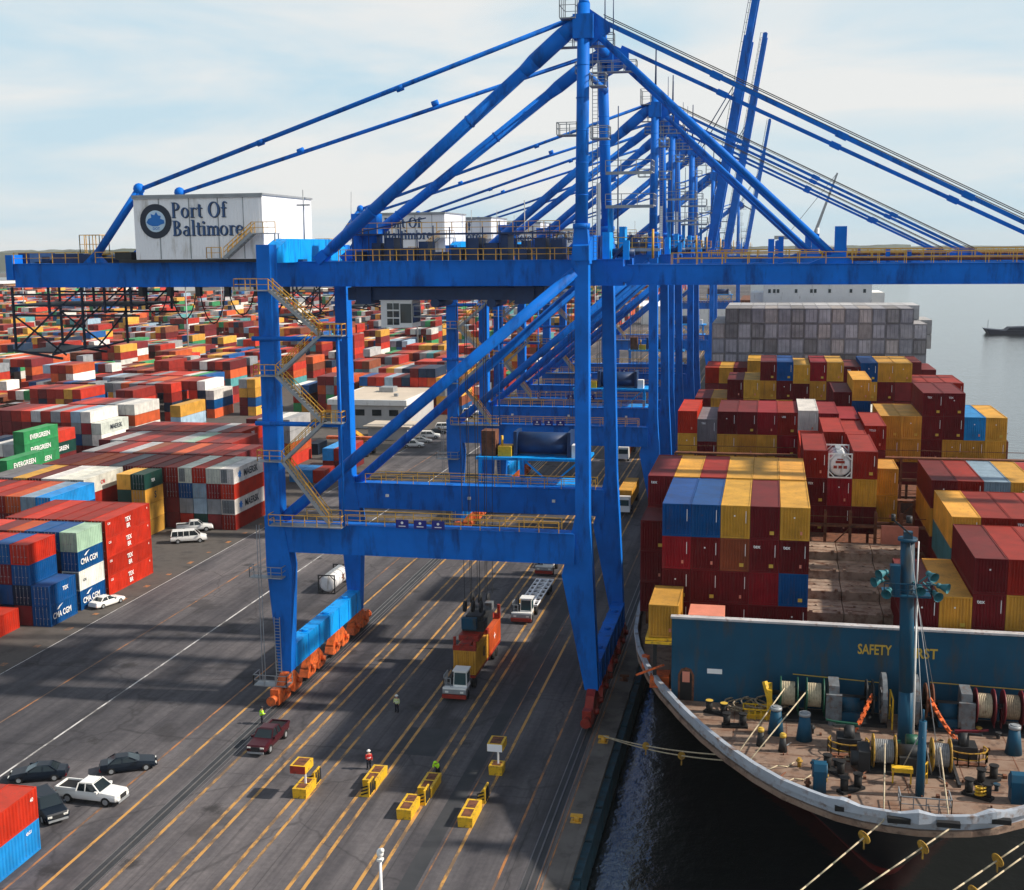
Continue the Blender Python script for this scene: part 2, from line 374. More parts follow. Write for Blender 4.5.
# ----- far shore and low wooded ridge
rb = MB()
def ridge(x0, y0, x1, y1, h, n, seed, dep=220):
    r2 = random.Random(seed); prev = None
    for i in range(n+1):
        t = i/n; x = x0+(x1-x0)*t; y = y0+(y1-y0)*t
        hh = h*(.82+.12*math.sin(t*7+seed))*(.93+.1*r2.random())*(.95+.05*math.sin(t*31+seed*2))
        cur = ((x, y, -4), (x, y+dep*.4, hh), (x, y+dep, -4))
        if prev:
            b = len(rb.v); rb.v += list(prev)+list(cur); rb.f += [(b, b+1, b+4, b+3), (b+1, b+2, b+5, b+4)]; rb.sm += [0, 0]
        prev = cur
ridge(-7500, 4300, -600, 3300, 66, 200, 1); ridge(-6500, 5600, 600, 5600, 70, 200, 4); ridge(200, 6800, 7000, 6800, 46, 140, 2)
ridge(-7000, 2700, -2000, 2550, 20, 180, 5, 90)
tag(obj('distant_woodland', rb, 'leaf'), 'low dark wooded shoreline along the horizon', 'woodland', kind='stuff')

# ------------------------------------------------------------------ containers
PAL = {'M': (.135, .010, .014), 'R': (.47, .028, .012), 'O': (.50, .085, .022), 'Y': (.60, .31, .045), 'B': (.001, .075, .26), 'N': (.003, .020, .055),
       'G': (.19, .21, .235), 'W': (.66, .65, .62), 'E': (.035, .26, .10), 'T': (.07, .26, .28), 'P': (.25, .36, .47), 'D': (.008, .05, .042), 'K': (.20, .055, .025),
       'C': (.27, .016, .010), 'S': (.012, .24, .60), 'L': (.34, .50, .40), 'A': (.25, .01, .018), 'H': (.15, .15, .165)}
CN = dict(M='maroon', R='red', O='orange red', Y='ochre yellow', B='blue', N='navy', G='grey', W='white', E='green', T='teal', P='pale blue', D='dark green',
          K='brown', C='rust red', S='sky blue', L='pale green', A='crimson', H='weathered grey')
def box_body(Lg, H, ends, det=True):
    """container shell with real corrugations; long axis Y; ends: 'blind' corrugated wall at -Y, else flat frame for doors"""
    w = 2.44; mb = MB(); f = .14
    # corner posts, rails
    for x in (0, w-f):
        for y in (0, Lg-f): mb.box(x, x+f, y, y+f, 0, H)
    for z0, z1 in ((0, .16), (H-.12, H)):
        for x in (0, w-.1): mb.box(x+.001, x+.099, f, Lg-f, z0+.001, z1-.001)
        for y in (0, Lg-.1): mb.box(f, w-f, y+.001, y+.099, z0+.001, z1-.001)
    if not det: mb.box(.03, w-.03, .03, Lg-.03, .05, H-.03); return mb
    def wall(kind, x, y0, y1, n, d):
        pts = []; s = (y1-y0)/n
        for i in range(n): pts += [(y0+s*i, 0), (y0+s*(i+.3), 0), (y0+s*(i+.5), d), (y0+s*(i+.8), d)]
        pts.append((y1, 0)); b = len(mb.v)
        for t, q in pts:
            if kind == 'x': mb.v += [(x+q, t, .14), (x+q, t, H-.1)]
            else: mb.v += [(t, x+q, .14), (t, x+q, H-.1)]
        for i in range(len(pts)-1): mb.f.append((b+2*i, b+2*i+2, b+2*i+3, b+2*i+1)); mb.sm.append(0)
    n = int(Lg/.42); wall('x', .02, f, Lg-f, n, .07); wall('x', w-.02, f, Lg-f, n, -.07)
    if ends: wall('y', .02, f, w-f, 9, .07)
    mb.box(f, w-f, (.3 if ends else .06), Lg-.04, .1, .12) if 0 else None
    mb.box(.1, w-.1, .12, Lg-.03, .08, H-.045)
    return mb
_cm = {}
def cmesh(Lg, H, kind):
    k = (round(Lg, 2), round(H, 2), kind)
    if k not in _cm:
        me = box_body(Lg, H, kind == 'blind', kind != 'plain').mesh('container'); fixn(me); me.materials.append(M['cont']); _cm[k] = me
    return _cm[k]
def pmesh(key, fn, mat):
    if key not in _cm:
        me = fn().mesh(key[0]); fixn(me); me.materials.append(M[mat] if isinstance(mat, str) else mat); _cm[key] = me
    return _cm[key]
def door_mb(s, H):
    def f():
        mb = MB(); x0 = .16 if s < 0 else 1.235
        mb.box(x0, x0+1.045, .02, .07, .2, H-.16)
        for k in range(3): z = .45+k*(H-.8)/3; mb.box(x0+.1, x0+.95, .005, .02, z, z+.35)
        return mb
    return f
def rod_mb(x, H):
    def f(): return MB().tube((x, -.015, .12), (x, -.015, H-.06), .022, n=5).box(x-.04, x+.22, -.04, -.01, 1.0, 1.06).box(x-.05, x+.05, -.03, .01, .3, .38).box(x-.05, x+.05, -.03, .01, H-.42, H-.34)
    return f
def child(me, name, parent, color=None):
    o = bpy.data.objects.new(name, me); COL.objects.link(o); o.parent = parent
    if color: o.color = (*color, 1)
    return o
REC = []     # every container wanted: dict(x,y,z,L,H,c,style,label,group,text)
def want(x, y, z, Lg, H, c, style, label, group, text=None, vis=True, ang=0):
    REC.append(dict(x=x, y=y, z=z, L=Lg, H=H, c=c, style=style, label=label, group=group, text=text or [], vis=vis))
ORD = ['first', 'second', 'third', 'fourth', 'fifth', 'sixth', 'seventh', 'eighth', 'ninth', 'tenth', 'eleventh', 'twelfth', 'thirteenth', 'fourteenth', 'fifteenth',
       'sixteenth', 'seventeenth', 'eighteenth', 'nineteenth', 'twentieth'] + ['far']*20
def tiername(k, n):
    return 'single tier' if n == 1 else ('top tier' if k == 0 else ('bottom tier' if k == n-1 else ORD[k]+' tier'))

# ----- container ship deck load
SX, SP, SH = -11.1, 2.48, 2.88
def sx(i): return SX+SP*i
def sstack(i, Y, ztop, tiers, desc, Lg=12.19, texts=None, coln=None):
    """tiers: colour letters from the top down"""
    n = len(tiers)
    for k, c in enumerate(tiers):
        z = ztop-SH*(k+1)
        t = (texts or {}).get(k)
        want(sx(i), Y, z, Lg, SH-.03, c, 'blind', f"{CN[c]} container, {tiername(k, n)}, {coln or ORD[i]+' column'}, {desc}", 'containers stacked on the ship', t)
TEX = [('tex', '-y', .3, 2.1, .32, 'textwhite')]
def SMALL(s): return [(s, '-y', .5, 2.2, .22, 'textwhite')]
d = 'front port bay with two blue roofs'
sstack(1, 103.4, 24.4, 'BAMM', d); sstack(2, 103.4, 24.4, 'BMMM', d); sstack(3, 103.4, 24.4, 'YKMM', d)
sstack(4, 103.4, 24.4, 'MMAM', d, texts={1: TEX}); sstack(5, 103.4, 24.4, 'YMBM', d, texts={1: TEX})
sstack(0, 109.4, 21.5, 'MMM', 'short maroon stack at the port rail', 6.06)
d = 'six wide bay behind the two blue roofs'
for i, (t, tx) in enumerate((('MMM', {0: TEX}), ('YM', None), ('CM', None), ('YM', None), ('YM', None), ('YM', None))): sstack(i, 116.2, 24.4, t, d, texts=tx)
d = 'narrow block holding the white tank'
sstack(6, 128.0, 25.3, 'CMM', d, texts={1: SMALL('TEX')}); sstack(8, 128.0, 25.3, 'CYM', d)
sstack(7, 128.0, 22.42, 'AM', d)
d = 'middle columns just behind the white tank'
sstack(6, 141.5, 23.6, 'RM', d); sstack(7, 141.5, 25.3, 'CM', d); sstack(8, 143.5, 24.8, 'CMY', d); sstack(9, 147, 25.3, 'CMM', d, texts={0: SMALL('TCLU')}); sstack(9, 132, 22.9, 'YY', 'low yellow pair right of the white tank', 6.06, coln='starboard column')
d = 'bay with bright red corner roof by quay'
for i, (t, zt, tx) in enumerate((('RYM', 25.6, None), ('HMM', 24.6, {0: SMALL('TEX')}), ('MYM', 25.6, None), ('MYM', 25.6, None), ('AYM', 25.6, None), ('CAM', 25.6, {0: SMALL('UES')}), ('WAM', 25.9, None), ('AYM', 25.6, None), ('AMM', 25.0, None))): sstack(i, 155, zt, t, d, texts=tx)
d = 'wide starboard bay with sky blue roof'
for i, t, zt in ((10, 'YYM', 25.3), (11, 'YYM', 25.3), (12, 'MMMM', 28.2), (13, 'MMYM', 28.2), (14, 'SYM', 25.3), (15, 'YYM', 25.3)): sstack(i, 156, zt, t, d, texts={0: SMALL('TEX')} if i in (12, 13) else None)
d = 'small two column group ahead of far bay'
sstack(8, 170.5, 26.5, 'MBM', d); sstack(9, 170.5, 28.2, 'YBM', d); sstack(10, 170.5, 23.4, 'WM', d); sstack(11, 170.5, 23.4, 'WM', d)
d = 'ragged far bay before the grey wall'
for i, (t, zt) in enumerate((('MM', 22.9), ('YM', 22.9), ('MMM', 25.8), ('YYM', 25.8), ('MYMM', 28.6), ('BMYM', 28.6), ('YMMM', 28.2), ('AYMM', 28.6), ('YMMM', 28.6), ('MYMM', 28.0),
                     ('BYMM', 28.6), ('YMMM', 28.6), ('YMMM', 28.6), ('CMM', 25.7), ('CMM', 25.7), ('CMM', 25.7))): sstack(i, 191, zt, t, d, texts={0: SMALL('TEX')} if i == 9 else None)
d = 'last coloured bay below the grey wall'
for i, c in enumerate('RYMYMRYMYMRYMYMM'): sstack(i, 222, 24.7 if i not in (3, 13, 14) else 26.0, c+'M', d)
for k in range(4):
    i0, i1 = (1, 15) if k == 0 else (0, 16)
    for i in range(i0, i1+0): want(sx(i)+.3, 239.5, 34.4-SH*(k+1), 12.19, SH-.04, 'H', 'reefer', f"weathered grey container, {['top','second','third','lowest'][k]} tier, {ORD[i]} column from quay, grey wall", 'grey containers before the bridge')
for yb in (253, ):
    for k in range(3):
        for i in range(0 if k else 1, 17 if k else 16): want(sx(i)+.3, yb, 34.4-SH*(k+1), 12.19, SH-.04, 'H', 'blind', '', '', vis=False)
d = 'starboard bow stack beside the foremast'
sstack(9, 98.4, 18.6, 'MM', d, coln='nearest column'); sstack(10, 98.4, 18.7, 'YY', d, coln='second column')
for i, t in ((11, 'MMM'), (12, 'CYM'), (13, 'CMM'), (14, 'MYM'), (15, 'CMM')): sstack(i, 98.4, 21.9, t, d, texts={1: TEX} if i == 11 else None)
d = 'second starboard bay with cream roof'
for i, t in ((11, 'YTM'), (12, 'CYM'), (13, 'CMM'), (14, 'CYM'), (15, 'CMM')): sstack(i, 111.3, 22.4, t, d, texts={0: SMALL('TEX')} if i == 13 else None)
d = 'third starboard bay with pale blue roof'
for i, t in ((11, 'MYMM'), (12, 'CMMM'), (13, 'PYMM'), (14, 'YMMM'), (15, 'CMMM')): sstack(i, 125.5, 23.0, t, d)
want(-9.15, 97.25, 14.4, 5.9, 2.75, 'Y', 'blind', 'short yellow container outboard of the blue breakwater by the port rail', 'containers stacked on the ship')

# ----- storage yard
YH = 2.6; YP = 2.52
def ystack(X, Y, Lg, tiers, desc, coln, texts=None, z0=0):
    """X = right face of the column; tiers from the top down"""
    n = len(tiers)
    for k, c in enumerate(tiers):
        want(X-2.44, Y, z0+YH*(n-1-k), Lg, YH-.02, c, 'doors', f"{CN[c]} container, {tiername(k, n)}, {coln}, {desc}", 'containers stacked in the yard', (texts or {}).get(k))
def yrow(Xr, Y, Lg, cols, desc, texts=None):
    for j, t in enumerate(cols):
        ystack(Xr-YP*j, Y, Lg, t, desc, ORD[j]+' column', texts if j == 0 else None)
def side(s, h=.8, u=1.2, w=.9, mat='textwhite'): return [(s, '+x', u, w, h, mat)]
CMA = side('CMA CGM', .75, .55, .8)
yrow(-54.9, 67.9, 12.19, ['RS', 'CB'], 'pair of stacks at lower left picture corner', {0: [('40', '+x', 11.2, 1.7, .3, 'textwhite')], 1: [('45G1', '+x', 10.4, 1.9, .25, 'textwhite')]})
yrow(-90.6, 125.2, 6.06, ['R', 'CM', 'BM'], 'low stacks left of the blue pair')
yrow(-86.8, 132.1, 6.06, ['BB', 'RBNM', 'BMBN', 'RMNB', 'CBMM', 'RMBN'], 'short row holding the blue pair', {1: CMA, 0: [('TEX', '+x', 3.0, 1.3, .5, 'textwhite')]})
for r in REC[-22:]:
    if r['c'] == 'B' and abs(r['x']-(-90.6-1.2)) < 1 and False: pass
yrow(-86.9, 139.2, 6.06, ['LBWB', 'BNMB', 'BMNM', 'OMBN', 'MNMB', 'RMMB', 'BMMN'], 'short row behind the white saloon car', {1: CMA, 2: [('CAI', '+x', .9, 1.1, .35, 'textdark')], 3: CMA})
TXR = [('TEX', '+x', 5.2, 1.35, .6, 'textwhite'), ('BR', '+x', 5.5, .45, .6, 'textwhite'), ('4', '+x', 11.2, 1.9, .3, 'textwhite'), ('CAI', '+x', .6, 1.9, .3, 'textwhite')]
yrow(-86.9, 146.2, 12.19, ['RRRR', 'CRMR', 'CMRM', 'CCMM', 'RMMM', 'CMRM'], 'red block beside the truck lane', {k: TXR for k in range(4)})
yrow(-103.4, 159.4, 12.19, ['SBMM', 'PMBM', 'OMNM', 'CMMM', 'RNMM', 'MMMM', 'RMMM'], 'row with bright blue long side', {0: [('TEX', '+x', .5, 1.7, .35, 'textwhite')]})
yrow(-106.2, 173.2, 12.19, ['WCMM', 'WMMM', 'WNMM', 'MMYM', 'YMMM', 'HMMM', 'HMMM'], 'row with long cream side', {0: [('CAI', '+x', 5.0, 1.0, .6, 'redcloth')]})
yrow(-98.8, 178.9, 6.06, ['DYYY', 'YDMM'], 'dark green over yellow stack by white van', {0: [('TEX', '+x', 2.2, 1.0, .5, 'textwhite')], 1: [('S', '+x', 3.0, .8, 1.1, 'textdark')]})
MS = [('MAERSK', '+x', 4.0, .75, 1.15, 'textdark'), ('*', '+x', 1.6, .3, 2.2, 'crest')]
yrow(-86.5, 186.0, 12.19, ['WRWC', 'WAGM', 'RPPD', 'WBGR', 'CMMM', 'MMMM', 'CMMM', 'MMMM', 'HMMM', 'CMMM', 'OMMM', 'OMMM', 'CMMM', 'CMMM'], 'long row behind the white pickup', {0: MS, 2: MS})
yrow(-92.0, 199.2, 12.19, ['MMMM', 'RCMM', 'CMMM', 'MMMM', 'OMMM', 'MMMM', 'CMMM', 'KMMM', 'HMMM', 'CMMM', 'MMMM', 'HMMM'], 'first row behind the lettered white stack')
yrow(-98.8, 212.3, 12.19, ['CMRM', 'MMMM', 'CMMM', 'LMMM', 'HMMM', 'MMMM', 'MMMM', 'CMMM', 'MMMM', 'HMMM', 'MMMM'], 'second row behind the lettered white stack')
yrow(-102.9, 225.4, 12.19, ['RMRM', 'MMMM', 'HMMM', 'MMMM', 'CMMM', 'RMMM', 'CMMM', 'MMMM', 'CMMM', 'MMMM'], 'third row behind the lettered white stack', {0: TXR})
yrow(-86.5, 228, 6.06, ['R', 'S', 'S'], 'low row seen between the landside crane legs')
yrow(-86.0, 239, 12.19, ['CM', 'SC'], 'low pair seen between the landside crane legs')
EG = side('EVERGREEN', .95, 2.0, .75)
yrow(-131.5, 200.5, 12.19, ['M', 'MM'], 'single brown box near the green stacks')
yrow(-139.0, 201.2, 12.19, ['ENM', 'MM', 'NM', 'HM'], 'low green stack at left edge', {0: EG})
yrow(-147.0, 219, 12.19, ['EEEM', 'HMM', 'WMM', 'MM', 'NMM'], 'tall green stack at left edge', {0: EG, 1: EG, 2: EG})
yrow(-151.0, 232.0, 12.19, ['RDM', 'MMM', 'CMM', 'MM'], 'row behind the tall green stack', {1: EG})
yrow(-147.8, 249.6, 12.19, ['WWM', 'WAGM', 'PGBM', 'RCMM', 'GMPM', 'CMMM', 'HMGM', 'RMMM', 'CMMM', 'MMMM', 'MMMM'], 'row of stacks beside the orange box', {0: [('MAERSK', '+x', 4.0, .75, 1.05, 'textdark')]})
yrow(-147.0, 263.5, 12.19, ['WOWB', 'WMMM', 'GMNM', 'MBMM', 'CMMM', 'RMNM', 'CMMM'], 'row with grey top and orange box')
yrow(-155, 277.0, 12.19, ['WM', 'TMM', 'NHM', 'HCM', 'RMM', 'MNM', 'CMM', 'MMM'], 'low row behind the orange box')
yrow(-151.0, 314.5, 12.19, ['WBO', 'WNMM', 'CRMA', 'CGMM', 'OGYM', 'CMNN', 'OYGM', 'ODMM', 'MMMD', 'CKMM', 'CMMM'], 'row with the blue container under lettered white', {0: [('MAERSK', '+x', 4.4, .8, .9, 'textdark')], 1: [('Süd', '+x', 3.6, .8, 1.2, 'textwhite')]})
yrow(-141.5, 321, 6.06, ['YYBY', 'HYMM'], 'yellow stack behind the blue container', {0: [('M', '+x', 2.6, .9, .9, 'textdark')], 1: [('S', '+x', 2.6, .9, .9, 'textdark')], 3: [('C', '+x', 2.6, .9, .9, 'textdark')]})
# further blocks: runs of similar colours and heights, in rows one container deep
HEAVY = 'MMMMMMCCCCCCRRRROOOYYYYBBNNWWWWGGGEEPHKKKT'
def block(Xr, n, y0, y1, hm, seed, name, skip=None, gap=(0, 3)):
    r = random.Random(seed); Y = y0; k = 0
    while Y < y1:
        Lg = 6.06 if r.random() < .15 else 12.19
        nn = n-r.choice([0, 0, 0, 0, 1]); off = r.choice([0, 0, 0, 0, 1]); j = off; k += 1
        if not (skip and skip(Y)):
            while j < nn:
                run = r.choice([2, 3, 4, 5, 6]); h = max(1, min(5, round(r.gauss(hm+.3, 1.0)))); c0 = r.choice(HEAVY)
                for q in range(run):
                    if j >= nn: break
                    t = ''.join(c0 if r.random() < .2 else r.choice(HEAVY) for _ in range(h))
                    ystack(Xr-YP*j, Y, Lg, t, name+', row '+ORD[min(k, 20)-1], ORD[min(j, 19)]+' column'); j += 1
                if r.random() < .45: j += r.choice([1, 1, 2])
        Y += Lg+r.choice([.6, .6, 2.5, 4.0])+(r.choice([0, 6, 9]) if k % 3 == 0 else 0)
block(-100, 12, 244, 262, 2.4, 3, 'inner lot')
block(-160, 22, 291, 312, 3.0, 5, 'block left of lane')
block(-160, 24, 329, 470, 3.1, 6, 'block beyond yellow stacks')
block(-198, 14, 222, 312, 3.0, 8, 'left edge block')
block(-84, 20, 331, 452, 3.0, 9, 'block behind office')
block(-84, 20, 470, 720, 3.2, 10, 'far lane block')
block(-150, 26, 486, 760, 3.2, 12, 'far middle block')
block(-228, 34, 300, 780, 3.1, 14, 'far left block')
block(-322, 34, 400, 900, 3.2, 15, 'outer left block')
block(-420, 40, 520, 1000, 3.2, 16, 'outermost block')
block(-530, 40, 660, 1000, 3.2, 17, 'outermost second block')
block(-88, 55, 780, 960, 3.2, 18, 'horizon block')
block(-240, 60, 830, 1150, 3.3, 19, 'horizon left block')
block(-640, 60, 830, 1250, 3.3, 21, 'horizon far left block')
block(-90, 50, 1010, 1400, 3.4, 22, 'horizon last block')

def realise():
    keyd = {}
    for r in REC:
        r['cx'] = r['x']+1.2; keyd.setdefault((round(r['x'], 1), round(r['y'], 1)), []).append(r)
    top = {k: max(q['z']+q['H'] for q in v) for k, v in keyd.items()}
    cols = sorted(top)                     # for neighbour tests
    byx = {}
    for (x, y), t in top.items():
        byx.setdefault(int(math.floor(y/14)), []).append((x, y, t, keyd[(x, y)][0]['L']))
    def hidden(r):
        # front face, top face and the face towards the lane all covered?
        zt = r['z']+r['H']; x, y = r['x'], r['y']; own = top[(round(x, 1), round(y, 1))]
        if own <= zt+.3: return False
        D = math.hypot(x, y); slope = (CAM_H-zt)/D
        fr = sd = False; right = x < -12
        for b in range(int(math.floor(y/14))-3, int(math.floor(y/14))+2):
            for X, Y, T, Lg in byx.get(b, []):
                if abs(X-x) < 1.7 and Y < y-1 and T > zt-.5+slope*(y-Y-Lg)-.6 and T+.2 >= r['z']+slope*max(0, y-Y-Lg)+1.2: fr = True
                if (.5 < (X-x if right else x-X) < 3.4) and abs(Y-y) < 4 and T > zt-.6: sd = True
        return fr and sd
    cand = []
    for r in REC:
        d = math.sqrt((r['x'])**2+r['y']**2+(CAM_H-r['z'])**2)
        r['d'] = d
        vis = r['vis'] and inview((r['cx'], r['y'], r['z']+1.3), 8) or (r['vis'] and inview((r['cx'], r['y']+r['L'], r['z']+2.6), 0))
        r['seen'] = vis and not hidden(r)
        if r['seen'] and r['label'] : cand.append(r)
    cand.sort(key=lambda r: r['d']/math.sqrt(r['L']/12.19+.3)*(.6 if r['text'] else (.75 if r['style'] == 'reefer' else 1))); picked = cand[:298]; ids = set(map(id, picked))
    print('containers', len(REC), 'candidates', len(cand), 'farthest individual', round(picked[-1]['d']))
    vr = random.Random(11)
    used = {}
    for r in picked:
        c = PAL[r['c']]; k = vr.uniform(.82, 1.15); c = tuple(min(1, v*k*vr.uniform(.95, 1.05)) for v in c)
        if r['style'] == 'reefer': q = vr.choice([(.30, .31, .34), (.27, .275, .30), (.34, .32, .31), (.20, .20, .205), (.33, .335, .355)]); c = q
        near = r['d'] < 235
        kind = {'doors': 'doors', 'blind': 'blind', 'reefer': 'plain'}[r['style']]
        o = thing('shipping_container', (r['x'], r['y'], r['z']), r['label'], 'container', r['group']); o.color = (*c, 1)
        Lg, H = r['L'], r['H']
        child(cmesh(Lg, H, kind), 'body', o, c)
        if r['style'] == 'doors' and near:
            for s in (-1, 1):
                dcol = c if r['c'] != 'W' or vr.random() < .4 else (.15, .17, .19)
                dd = child(pmesh(('door', s, round(H, 2)), door_mb(s, H), 'cont'), 'door', o, dcol)
                for xx in ((.45, .98) if s < 0 else (1.46, 1.99)):
                    child(pmesh(('lock_rod', xx, round(H, 2)), rod_mb(xx, H), 'grey'), 'lock_rod', dd)
        elif r['style'] == 'blind' and r['d'] < 215:
            pv_ = vr.choice([0, 1, 1, 2])
            if pv_: child(pmesh(('placard', pv_), lambda: MB().box(1.62, 1.98, -.02, .03, .42, .72) if pv_ == 1 else MB().box(1.66, 1.84, -.02, .03, .5, .78), 'textyellow' if pv_ == 1 else 'blush'), 'placard', o)
            if vr.random() < .7: child(pmesh(('serial_strip', 1), lambda: MB().box(2.08, 2.13, -.02, .03, 1.35, 2.4), 'textwhite'), 'serial_strip', o)
            if vr.random() < .3: child(pmesh(('vent', 1), lambda: MB().box(1.1, 1.22, -.02, .03, 1.9, 2.02), 'textwhite'), 'vent', o)
        elif r['style'] == 'reefer':
            child(pmesh(('door_panel', 1), lambda: MB().box(.22, .78, -.02, .04, .25, 2.6).box(.86, 1.5, -.02, .04, .25, 2.6).box(1.58, 2.2, -.02, .04, .25, 2.6), M['cont']), 'door_panel', o, (lambda q_: tuple(v*q_ for v in c))(vr.uniform(1.2, 1.9)))
        if r['text'] and r['d'] < 340:
            for s, face, u, w, h, mat in r['text']:
                p = (r['x']+u, r['y']-.01, r['z']+w) if face == '-y' else (r['x']+2.445, r['y']+u, r['z']+w)
                if s == '*':
                    mb = MB(); st = []
                    for q in range(14):
                        a = math.pi*q/7; rr = (.42 if q % 2 else .75)*h*.45; st.append((p[1]+rr*math.cos(a)+.8, p[2]+1.05+rr*math.sin(a)))
                    obj('star_emblem', mb.prism(st, 'x', p[0]-.02, p[0]+.03), 'crest', o)
                elif s == 'CMA CGM':
                    lettering(s, h, p, face, mat, o, .82)
                    obj('swoosh', MB().prism([(p[1]+.9, p[2]+1.05), (p[1]+1.5, p[2]+1.38), (p[1]+2.3, p[2]+1.55), (p[1]+1.7, p[2]+1.3), (p[1]+1.3, p[2]+1.0)], 'x', p[0], p[0]+.03), 'textwhite', o)
                elif s == 'EVERGREEN': lettering(s, h, p, face, mat, o, 1.0)
                else: lettering(s, h, p, face, mat, o, .95)
    mb = MB(); cl = []
    for r in REC:
        if id(r) in ids: continue
        if not r['seen'] and r['d'] > 330 and top[(round(r['x'], 1), round(r['y'], 1))] > r['z']+r['H']+.3: continue
        if not inview((r['cx'], r['y'], r['z']), 260): continue
        c = PAL[r['c']]; k = vr.uniform(.85, 1.35); c = tuple(min(1, v*k+.01*k) for v in c)
        if r['c'] == 'H': c = (.36*k, .37*k, .385*k)
        x, y, z, H = r['x'], r['y'], r['z'], r['H']
        mb.box(x+.02, x+2.42, y+.02, y+r['L']-.02, z+.02, z+H-.03); cl += [c]*6
    me = mb.mesh('container_mass'); me.materials.append(M['contfar']); at_ = me.color_attributes.new('paint', 'FLOAT_COLOR', 'CORNER')
    buf = []
    for f, c in zip(me.polygons, cl): buf += [*c, 1]*f.loop_total
    at_.data.foreach_set('color', buf)
    o = bpy.data.objects.new('container_mass', me); COL.objects.link(o)
    tag(o, 'hundreds of mixed coloured containers massed across the distant yard', 'container stacks', kind='stuff')

